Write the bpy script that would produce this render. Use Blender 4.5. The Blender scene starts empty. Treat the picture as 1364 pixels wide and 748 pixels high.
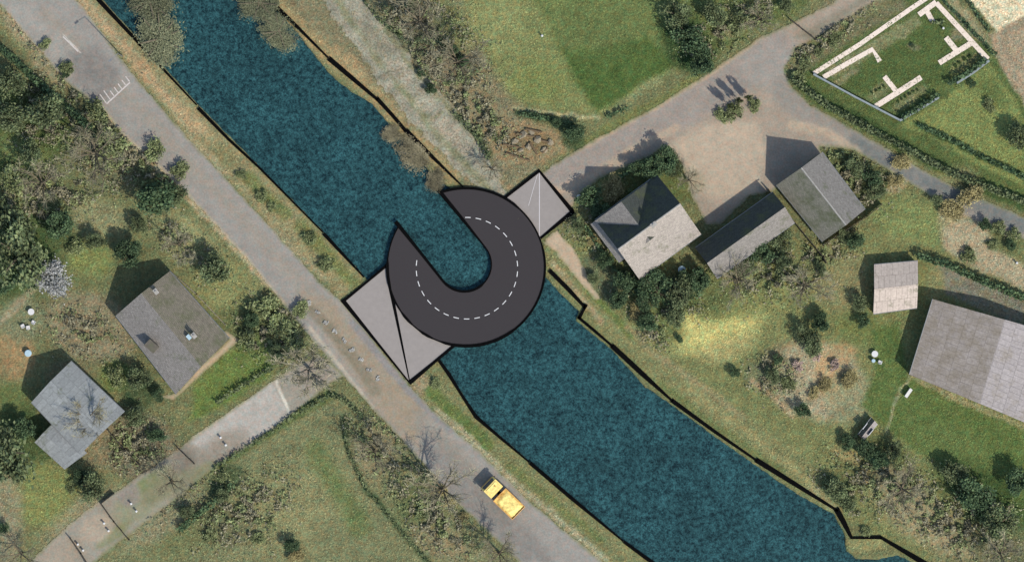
import bpy, math, random
import numpy as np
from mathutils import Vector
R = math.radians
# ------------------------------------------------------------------ camera, sky, sun, exposure
S = 0.12                                     # metres per photograph pixel
CX, CY = 682.0, 374.0
def P(x, y, z=0.0): return ((x-CX)*S, (CY-y)*S, z)
scene = bpy.context.scene
C = scene.collection
H = 800.0
cam_d = bpy.data.cameras.new('camera'); cam = bpy.data.objects.new('camera', cam_d); C.objects.link(cam)
cam.location = (0, 0, H); cam.rotation_euler = (0, 0, 0)
cam_d.sensor_width = 36; cam_d.lens = 36*H/(1364*S); cam_d.clip_start = 1; cam_d.clip_end = 6000
scene.camera = cam
EL = R(47); SX, SY = .69, -.724              # the sun stands to the lower right of the picture
w = bpy.data.worlds.new('World'); scene.world = w; w.use_nodes = True
nt = w.node_tree; bg = nt.nodes['Background']
sky = nt.nodes.new('ShaderNodeTexSky'); sky.sky_type = 'NISHITA'; sky.sun_disc = False
sky.sun_elevation = EL; sky.sun_rotation = math.atan2(SX, SY)
nt.links.new(sky.outputs[0], bg.inputs[0]); bg.inputs[1].default_value = 0.15
sl = bpy.data.lights.new('sun', 'SUN'); sl.energy = 3.1; sl.angle = R(0.9); sl.color = (1, .955, .88)
so = bpy.data.objects.new('sun', sl); C.objects.link(so); so.location = (40, -40, 80)
so.rotation_euler = Vector((-SX*math.cos(EL), -SY*math.cos(EL), -math.sin(EL))).to_track_quat('-Z', 'Y').to_euler()
vs = scene.view_settings; vs.view_transform = 'Standard'; vs.look = 'None'; vs.gamma = 1; vs.use_curve_mapping = False
vs.exposure = 0.62
K = 1.40                                     # sunlit display value of a unit albedo: photo tone -> base colour
rng = np.random.default_rng(7); rnd = random.Random(7)

def lin(c):
    c = np.asarray(c, float)/255.
    return np.where(c <= .04045, c/12.92, ((c+.055)/1.055)**2.4)
def alb(c): return tuple(np.clip(lin(c)/K, 0.002, .85))

# ------------------------------------------------------------------ noise and painting in ground coordinates
def hashn(ix, iy, s):
    n = (ix.astype(np.int64)*374761393 + iy.astype(np.int64)*668265263 + s*974634777) & 0xffffffff
    n = ((n ^ (n >> 13))*1274126177) & 0xffffffff
    return ((n ^ (n >> 16)) & 0xffff)/65535.
def vnoise(x, y, s=0):
    ix, iy = np.floor(x), np.floor(y); fx, fy = x-ix, y-iy
    fx, fy = fx*fx*(3-2*fx), fy*fy*(3-2*fy)
    a, b, c, d = hashn(ix, iy, s), hashn(ix+1, iy, s), hashn(ix, iy+1, s), hashn(ix+1, iy+1, s)
    return (a*(1-fx)+b*fx)*(1-fy)+(c*(1-fx)+d*fx)*fy
def fbm(x, y, s=0, o=4):
    t, a, n = 0, .5, 0
    for i in range(o):
        t = t+a*vnoise(x*2**i+i*17.3, y*2**i+i*9.1, s+i); n += a; a *= .55
    return t/n-.5
def seg_dist(X, Y, p, q):
    dx, dy = q[0]-p[0], q[1]-p[1]; L = dx*dx+dy*dy+1e-9
    t = np.clip(((X-p[0])*dx+(Y-p[1])*dy)/L, 0, 1)
    return np.hypot(X-p[0]-t*dx, Y-p[1]-t*dy), t
def poly_sd(X, Y, pts):                      # signed distance, positive inside
    d = np.full(X.shape, 1e9); ins = np.zeros(X.shape, bool); n = len(pts)
    for i in range(n):
        p, q = pts[i], pts[(i+1) % n]
        d = np.minimum(d, seg_dist(X, Y, p, q)[0])
        if p[1] != q[1]:
            c = ((p[1] > Y) != (q[1] > Y)) & (X < (q[0]-p[0])*(Y-p[1])/(q[1]-p[1])+p[0])
            ins ^= c
    return np.where(ins, d, -d)
def line_sd(X, Y, pts, wd):
    d = np.full(X.shape, 1e9)
    for p, q in zip(pts, pts[1:]): d = np.minimum(d, seg_dist(X, Y, p, q)[0])
    return wd/2-d
def paint(X, Y, base, ops, warp=1.0):
    X0, Y0 = X, Y
    X = X0 + warp*(9*fbm(X0/26, Y0/26, 3)+5*fbm(X0/7, Y0/7, 11, 3))
    Y = Y0 + warp*(9*fbm(X0/26, Y0/26, 5)+5*fbm(X0/7, Y0/7, 13, 3))
    col = np.empty(X.shape+(3,)); col[:] = np.array(base, float)
    for op in ops:
        kind, pts = op[0], op[1]
        if kind == 'poly': _, pts, soft, c, a = op; wd = 0
        elif kind == 'line': _, pts, wd, soft, c, a = op
        elif kind == 'blob': _, (bx, by, rx, ry, ang), soft, c, a = op; pts = [(bx-max(rx, ry), by-max(rx, ry)), (bx+max(rx, ry), by+max(rx, ry))]; wd = 0
        xs = [p[0] for p in pts]; ys = [p[1] for p in pts]; m = soft+wd+4
        sel = np.nonzero((X > min(xs)-m) & (X < max(xs)+m) & (Y > min(ys)-m) & (Y < max(ys)+m))
        if len(sel[0]) == 0: continue
        x, y = X[sel], Y[sel]
        if kind == 'poly': d = poly_sd(x, y, pts)
        elif kind == 'line': d = line_sd(x, y, pts, wd)
        else:
            ca, sa = math.cos(R(ang)), math.sin(R(ang)); u, v = (x-bx)*ca+(y-by)*sa, -(x-bx)*sa+(y-by)*ca
            d = (1-np.hypot(u/rx, v/ry))*min(rx, ry)
        t = np.clip(d/soft+.5, 0, 1); t = (t*t*(3-2*t)*a)[..., None]
        t = t*np.clip(1+1.1*fbm(x/5, y/5, 21, 3), .5, 1.4)[..., None]; t = np.clip(t, 0, 1)
        col[sel] = col[sel]*(1-t)+np.array(c, float)*t
    return col

# ------------------------------------------------------------------ mesh helpers
def mesh_np(name, V, F, mat=None, col=None, uv=None, smooth=False):
    V = np.asarray(V, np.float32).reshape(-1, 3); F = np.asarray(F, np.int32); k = F.shape[1]
    me = bpy.data.meshes.new(name); me.vertices.add(len(V)); me.vertices.foreach_set('co', V.ravel())
    me.loops.add(F.size); me.loops.foreach_set('vertex_index', F.ravel())
    me.polygons.add(len(F)); me.polygons.foreach_set('loop_start', np.arange(0, F.size, k, dtype=np.int32))
    me.polygons.foreach_set('loop_total', np.full(len(F), k, np.int32))
    if col is not None:
        at = me.color_attributes.new('Col', 'FLOAT_COLOR', 'POINT')
        c4 = np.ones((len(V), 4), np.float32); c4[:, :3] = col; at.data.foreach_set('color', c4.ravel())
    me.update(calc_edges=True); me.validate()
    if smooth: me.polygons.foreach_set('use_smooth', [True]*len(me.polygons))
    if mat: me.materials.append(mat)
    return me
def link(name, me, parent=None, loc=None, rz=None):
    o = bpy.data.objects.new(name, me); C.objects.link(o)
    if parent: o.parent = parent
    if loc is not None: o.location = loc
    if rz is not None: o.rotation_euler = (0, 0, rz)
    return o
class MB:
    def __init__(s): s.v = []; s.f = []; s.uv = {}
    def face(s, pts, uv=None):
        i = len(s.v); s.v += [tuple(p) for p in pts]; s.f.append(list(range(i, i+len(pts))))
        if uv: s.uv[len(s.f)-1] = uv
    def prism(s, pts, z0, z1):                # world xy outline, counter-clockwise or not; caps fixed by normal recalculation
        a = sum(pts[i][0]*pts[(i+1) % len(pts)][1]-pts[(i+1) % len(pts)][0]*pts[i][1] for i in range(len(pts)))
        if a < 0: pts = pts[::-1]
        n = len(pts); i = len(s.v)
        s.v += [(p[0], p[1], z0) for p in pts]+[(p[0], p[1], z1) for p in pts]
        s.f.append([i+n+k for k in range(n)]); s.f.append([i+k for k in reversed(range(n))])
        for k in range(n): s.f.append([i+k, i+(k+1) % n, i+n+(k+1) % n, i+n+k])
    def box(s, c, d, rz=0):
        ca, sa = math.cos(rz), math.sin(rz); hx, hy = d[0]/2, d[1]/2
        pts = [(c[0]+x*ca-y*sa, c[1]+x*sa+y*ca) for x, y in ((-hx, -hy), (hx, -hy), (hx, hy), (-hx, hy))]
        s.prism(pts, c[2], c[2]+d[2])
    def tube(s, p, q, r0, r1, n=6):
        p, q = Vector(p), Vector(q); d = (q-p).normalized(); a = d.orthogonal().normalized(); b = d.cross(a); i = len(s.v)
        for c, r in ((p, r0), (q, r1)):
            for k in range(n):
                t = 2*math.pi*k/n; s.v.append(tuple(c+a*math.cos(t)*r+b*math.sin(t)*r))
        for k in range(n): s.f.append([i+k, i+(k+1) % n, i+n+(k+1) % n, i+n+k])
        s.f.append([i+n+k for k in range(n)]); s.f.append([i+k for k in reversed(range(n))])
    def build(s, name, mat, parent=None, bevel=0):
        me = bpy.data.meshes.new(name); me.from_pydata(s.v, [], s.f)
        if s.uv:
            ul = me.uv_layers.new(name='UVMap')
            for fi, uv in s.uv.items():
                p = me.polygons[fi]
                for k, li in enumerate(p.loop_indices): ul.data[li].uv = uv[k]
        me.update(); me.materials.append(mat); o = link(name, me, parent)
        if bevel:
            b = o.modifiers.new('bevel', 'BEVEL'); b.width = bevel; b.segments = 2; b.limit_method = 'ANGLE'
        return o
def tag(o, label=None, cat=None, group=None, kind=None):
    if label: o['label'] = label
    if cat: o['category'] = cat
    if group: o['group'] = group
    if kind: o['kind'] = kind
    return o
def empty(name, loc=(0, 0, 0), rz=0):
    o = bpy.data.objects.new(name, None); C.objects.link(o); o.location = loc; o.rotation_euler = (0, 0, rz); o.empty_display_size = .3
    return o
def copy_tree(o, parent=None):
    c = o.copy(); C.objects.link(c); c.parent = parent
    for ch in [x for x in o.children]: copy_tree(ch, c)
    return c

# ------------------------------------------------------------------ materials
def new_mat(name, rough=.9, spec=.15):
    m = bpy.data.materials.new(name); m.use_nodes = True; b = m.node_tree.nodes['Principled BSDF']
    b.inputs['Roughness'].default_value = rough; b.inputs['Specular IOR Level'].default_value = spec
    return m, m.node_tree, b
def N(t, k, **kw):
    n = t.nodes.new(k)
    for a, v in kw.items(): setattr(n, a, v)
    return n
def noise(t, scale, detail=4, rough=.6, vec=None):
    n = N(t, 'ShaderNodeTexNoise'); n.inputs['Scale'].default_value = scale; n.inputs['Detail'].default_value = detail; n.inputs['Roughness'].default_value = rough
    if vec is not None: t.links.new(vec, n.inputs['Vector'])
    return n
def ramp(t, src, lo, hi, a, b):
    r = N(t, 'ShaderNodeMapRange'); t.links.new(src, r.inputs[0])
    for i, v in enumerate((lo, hi, a, b)): r.inputs[i+1].default_value = v
    return r.outputs[0]
def mul(t, a, b):
    m = N(t, 'ShaderNodeMath', operation='MULTIPLY'); t.links.new(a, m.inputs[0])
    if hasattr(b, 'is_linked'): t.links.new(b, m.inputs[1])
    else: m.inputs[1].default_value = b
    return m.outputs[0]
def scalecol(t, col, fac):
    v = N(t, 'ShaderNodeVectorMath', operation='SCALE'); t.links.new(col, v.inputs[0]); t.links.new(fac, v.inputs['Scale']); return v.outputs[0]
def mixc(t, f, a, b):
    m = N(t, 'ShaderNodeMix', data_type='RGBA')
    if hasattr(f, 'is_linked'): t.links.new(f, m.inputs[0])
    else: m.inputs[0].default_value = f
    for s_, v in ((6, a), (7, b)):
        if hasattr(v, 'is_linked'): t.links.new(v, m.inputs[s_])
        else: m.inputs[s_].default_value = (*v, 1)
    return m.outputs[2]
def bump(t, b, src, dist, strength=1):
    n = N(t, 'ShaderNodeBump'); n.inputs['Distance'].default_value = dist; n.inputs['Strength'].default_value = strength
    t.links.new(src, n.inputs['Height']); t.links.new(n.outputs[0], b.inputs['Normal'])
def painted(name, v1=.5, v2=.25, bd=.12, tint=.25):   # painted attribute broken up by grain at several sizes
    m, t, b = new_mat(name); a = N(t, 'ShaderNodeAttribute', attribute_name='Col')
    tc = N(t, 'ShaderNodeTexCoord').outputs['Object']
    n1 = noise(t, 3.2, 6, .75, tc); n2 = noise(t, .5, 4, .6, tc); n3 = noise(t, 1.3, 4, .65, tc)
    f = mul(t, ramp(t, n1.outputs[0], .3, .7, 1-v1, 1+v1), ramp(t, n2.outputs[0], .3, .7, 1-v2, 1+v2))
    c = scalecol(t, a.outputs['Color'], f)
    warm = N(t, 'ShaderNodeVectorMath', operation='MULTIPLY'); t.links.new(c, warm.inputs[0]); warm.inputs[1].default_value = (1+tint, 1, 1-tint)
    cool = N(t, 'ShaderNodeVectorMath', operation='MULTIPLY'); t.links.new(c, cool.inputs[0]); cool.inputs[1].default_value = (1-tint, 1+tint*.15, 1-tint*.3)
    c = mixc(t, ramp(t, n3.outputs[0], .35, .65, 0, 1), warm.outputs[0], cool.outputs[0])
    t.links.new(c, b.inputs['Base Color']); bump(t, b, n1.outputs[0], bd)
    return m
M_ground = painted('ground_cover', .50, .22, .3, .20)
M_road = painted('worn_asphalt', .20, .10, .03, .10)
M_tuft = painted('grass_blades', .3, .1, .0, .15)
def flat(name, c, v=.15, sc=2.0, rough=.85, spec=.2, bd=.01, c2=None, metal=0):
    m, t, b = new_mat(name, rough, spec); tc = N(t, 'ShaderNodeTexCoord').outputs['Object']
    n1 = noise(t, sc, 6, .7, tc)
    base = alb(c)
    cc = mixc(t, ramp(t, n1.outputs[0], .35, .65, 0, 1), tuple(min(1, x*(1-v)) for x in base), tuple(min(1, x*(1+v)) for x in (alb(c2) if c2 else base)))
    t.links.new(cc, b.inputs['Base Color']); b.inputs['Metallic'].default_value = metal
    if bd: bump(t, b, n1.outputs[0], bd)
    return m
def leafmat(name, c1, c2, vr=.5):
    m, t, b = new_mat(name, .75, .2); g = N(t, 'ShaderNodeNewGeometry'); oi = N(t, 'ShaderNodeObjectInfo')
    c = mixc(t, g.outputs['Random Per Island'], alb(c1), alb(c2))
    tc = N(t, 'ShaderNodeTexCoord').outputs['Object']; n = noise(t, 1.1, 3, .6, tc)
    f = mul(t, ramp(t, n.outputs[0], .3, .7, 1-vr, 1+vr), ramp(t, oi.outputs['Random'], 0, 1, .8, 1.2))
    t.links.new(scalecol(t, c, f), b.inputs['Base Color'])
    return m
def tilemat(name, c, moss=.3, mc=(92, 98, 66), v=.25, rw=.33, rh=.3):
    m, t, b = new_mat(name, .85, .2); uv = N(t, 'ShaderNodeTexCoord').outputs['UV']; ob = N(t, 'ShaderNodeTexCoord').outputs['Object']
    br = N(t, 'ShaderNodeTexBrick'); t.links.new(uv, br.inputs['Vector'])
    br.inputs['Scale'].default_value = 1; br.inputs['Brick Width'].default_value = rw; br.inputs['Row Height'].default_value = rh; br.inputs['Mortar Size'].default_value = .02
    base = alb(c)
    br.inputs['Color1'].default_value = (*[x*(1-v*.5) for x in base], 1); br.inputs['Color2'].default_value = (*[x*(1+v*.5) for x in base], 1)
    br.inputs['Mortar'].default_value = (*[x*.55 for x in base], 1)
    n1 = noise(t, .45, 6, .7, ob); n2 = noise(t, 3, 4, .7, ob)
    cc = mixc(t, ramp(t, n1.outputs[0], .62-moss*.5, .75-moss*.3, 0, .75), br.outputs['Color'], alb(mc))
    cc = scalecol(t, cc, ramp(t, n2.outputs[0], .3, .7, .8, 1.2))
    t.links.new(cc, b.inputs['Base Color']); bump(t, b, br.outputs['Fac'], -.02)
    return m
m, t, b = new_mat('canal_water', .35, .12); tc = N(t, 'ShaderNodeTexCoord').outputs['Object']
n1 = noise(t, 1.7, 6, .95, tc); n2 = noise(t, .16, 4, .6, tc); n3 = noise(t, .6, 3, .6, tc)
cc = mixc(t, ramp(t, n1.outputs[0], .42, .62, 0, 1), (.001, .008, .011), (.029, .094, .097))
cc = scalecol(t, cc, mul(t, ramp(t, n2.outputs[0], .3, .7, .78, 1.22), ramp(t, n3.outputs[0], .3, .7, .85, 1.15)))
t.links.new(cc, b.inputs['Base Color']); bump(t, b, n1.outputs[0], .05, .6)
M_water = m
M_black = flat('black_steel', (12, 12, 12), .3, 3, .95, .03)
M_asph = flat('dark_asphalt', (64, 60, 60), .14, 9, .95, .04, .01)
M_deck = flat('grey_decking', (150, 142, 134), .05, 1.2, .9, .15, .005)
M_white = flat('white_paint', (214, 212, 206), .06, 4, .6, .3)
M_pale = flat('pale_line', (200, 194, 190), .06, 4, .8, .3)
M_wall = flat('rendered_wall', (170, 158, 140), .15, 1.5)
M_brick = flat('brick_wall', (138, 100, 80), .2, 3)
M_concrete = flat('concrete', (165, 160, 150), .15, 2)
M_bluewall = flat('grey_garden_wall', (142, 150, 148), .12, 2)
M_bark = flat('bark', (112, 102, 82), .3, 5)
M_palebark = flat('pale_bark', (150, 142, 126), .3, 5)
M_wood = flat('dark_wood', (74, 68, 58), .25, 4)
M_glass = flat('window_glass', (60, 72, 80), .1, 1, .15, .5, 0)
M_yellow = flat('yellow_paint', (255, 222, 128), .1, 2, .5, .4)
M_cream = flat('cream_load', (250, 222, 134), .28, 2.2, .8, .2, .03)
M_orange = flat('orange_paint', (222, 168, 92), .12, 2, .5, .4)
M_rubber = flat('tyre_rubber', (36, 36, 36), .2, 6)
M_grey = flat('grey_metal', (128, 130, 128), .1, 3, .5, .4, 0, None, .3)
M_stone = flat('fieldstone', (150, 138, 114), .3, 3, .9, .1, .03)
M_log = flat('weathered_log', (112, 94, 70), .3, 4)
M_blue = flat('pale_blue_plastic', (176, 200, 206), .1, 3, .5, .3)
L_ever = leafmat('evergreen_leaves', (88, 104, 68), (128, 136, 94))
L_dark = leafmat('dark_leaves', (62, 86, 58), (96, 114, 76))
L_shrub = leafmat('shrub_leaves', (112, 126, 78), (150, 154, 108))
L_olive = leafmat('olive_leaves', (102, 108, 78), (140, 140, 106), .3)
L_reed = leafmat('reed_leaves', (112, 106, 80), (144, 134, 104))
L_dry = leafmat('dry_leaves', (150, 140, 92), (180, 166, 116))
L_bloss = leafmat('pale_blossom', (138, 140, 134), (174, 172, 166), .15)
L_white = leafmat('white_blossom', (172, 170, 160), (206, 202, 192), .1)
L_pink = leafmat('pink_blossom', (186, 166, 146), (200, 172, 158), .15)
L_twig = leafmat('bare_twigs', (132, 128, 100), (166, 158, 128))
L_box = leafmat('box_leaves', (62, 84, 44), (90, 108, 60))

# ------------------------------------------------------------------ the canal, the ground and the roads
canal = [(-1400, -1670), (135, 0), (263, 140), (345, 223), (432, 311), (484, 368), (535, 425), (585, 481), (612, 520), (633, 553), (705, 615),
         (831, 721), (868, 748), (2200, 1870), (2700, 1640), (1226, 752), (1196, 738), (1165, 744), (1140, 742), (1128, 732), (1126, 712), (1112, 684), (1060, 655), (1007, 618), (950, 578),
         (893, 536), (860, 514), (815, 464), (768, 426), (772, 414), (745, 388), (722, 362), (690, 330), (640, 275), (600, 250), (570, 225), (540, 185), (512, 157), (496, 137),
         (470, 122), (446, 104), (425, 80), (396, 42), (352, -6), (-1180, -1490)]
road_main = [(-60, -95), (104, -40), (104, 0), (132, 36), (160, 75), (205, 130), (251, 183), (300, 235), (360, 300), (431, 379), (458, 402), (546, 511),
             (580, 548), (640, 600), (700, 661), (806, 749), (860, 800), (740, 800), (690, 748), (640, 700), (592, 655), (556, 610), (528, 580), (495, 545), (455, 500), (404, 440),
             (372, 400), (329, 346), (262, 274), (203, 215), (163, 180), (134, 145), (90, 112), (50, 66), (10, 18), (-50, -40)]
road_ne = [(716, 232), (752, 208), (800, 180), (870, 142), (930, 105), (972, 76), (1010, 50), (1062, 26), (1108, 4), (1150, -40), (1215, -40), (1160, 6), (1120, 30),
           (1088, 52), (1060, 66), (1046, 92), (1054, 114), (1082, 140), (1150, 178), (1210, 214), (1280, 252), (1370, 290), (1460, 330), (1460, 368), (1364, 320),
           (1300, 296), (1240, 262), (1190, 232), (1136, 200), (1092, 196), (1096, 204), (1060, 235), (1030, 256), (1000, 262), (960, 300), (940, 300), (920, 262), (906, 216), (884, 200), (850, 216), (800, 238), (770, 262), (760, 282)]
road_side = [(-20, 812), (60, 726), (92, 696), (130, 668), (180, 636), (228, 604), (256, 580), (310, 543), (366, 503), (400, 482), (424, 470), (462, 500), (440, 512), (400, 545), (370, 568),
             (330, 596), (290, 622), (240, 660), (190, 700), (150, 730), (100, 770), (60, 812)]
path_bank = [(726, 316), (742, 306), (762, 326), (778, 352), (792, 382), (806, 402), (790, 398), (762, 366), (740, 338), (722, 324)]
garden_path = [(204, 528), (232, 534), (262, 506), (322, 452), (300, 438), (296, 444), (304, 452), (262, 490), (236, 522)]
track = [(455, -20), (500, 6), (532, 50), (562, 94), (600, 134), (638, 184), (666, 232), (676, 262), (640, 256), (606, 226), (564, 186), (530, 146), (496, 100), (464, 54), (424, 0)]

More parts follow.
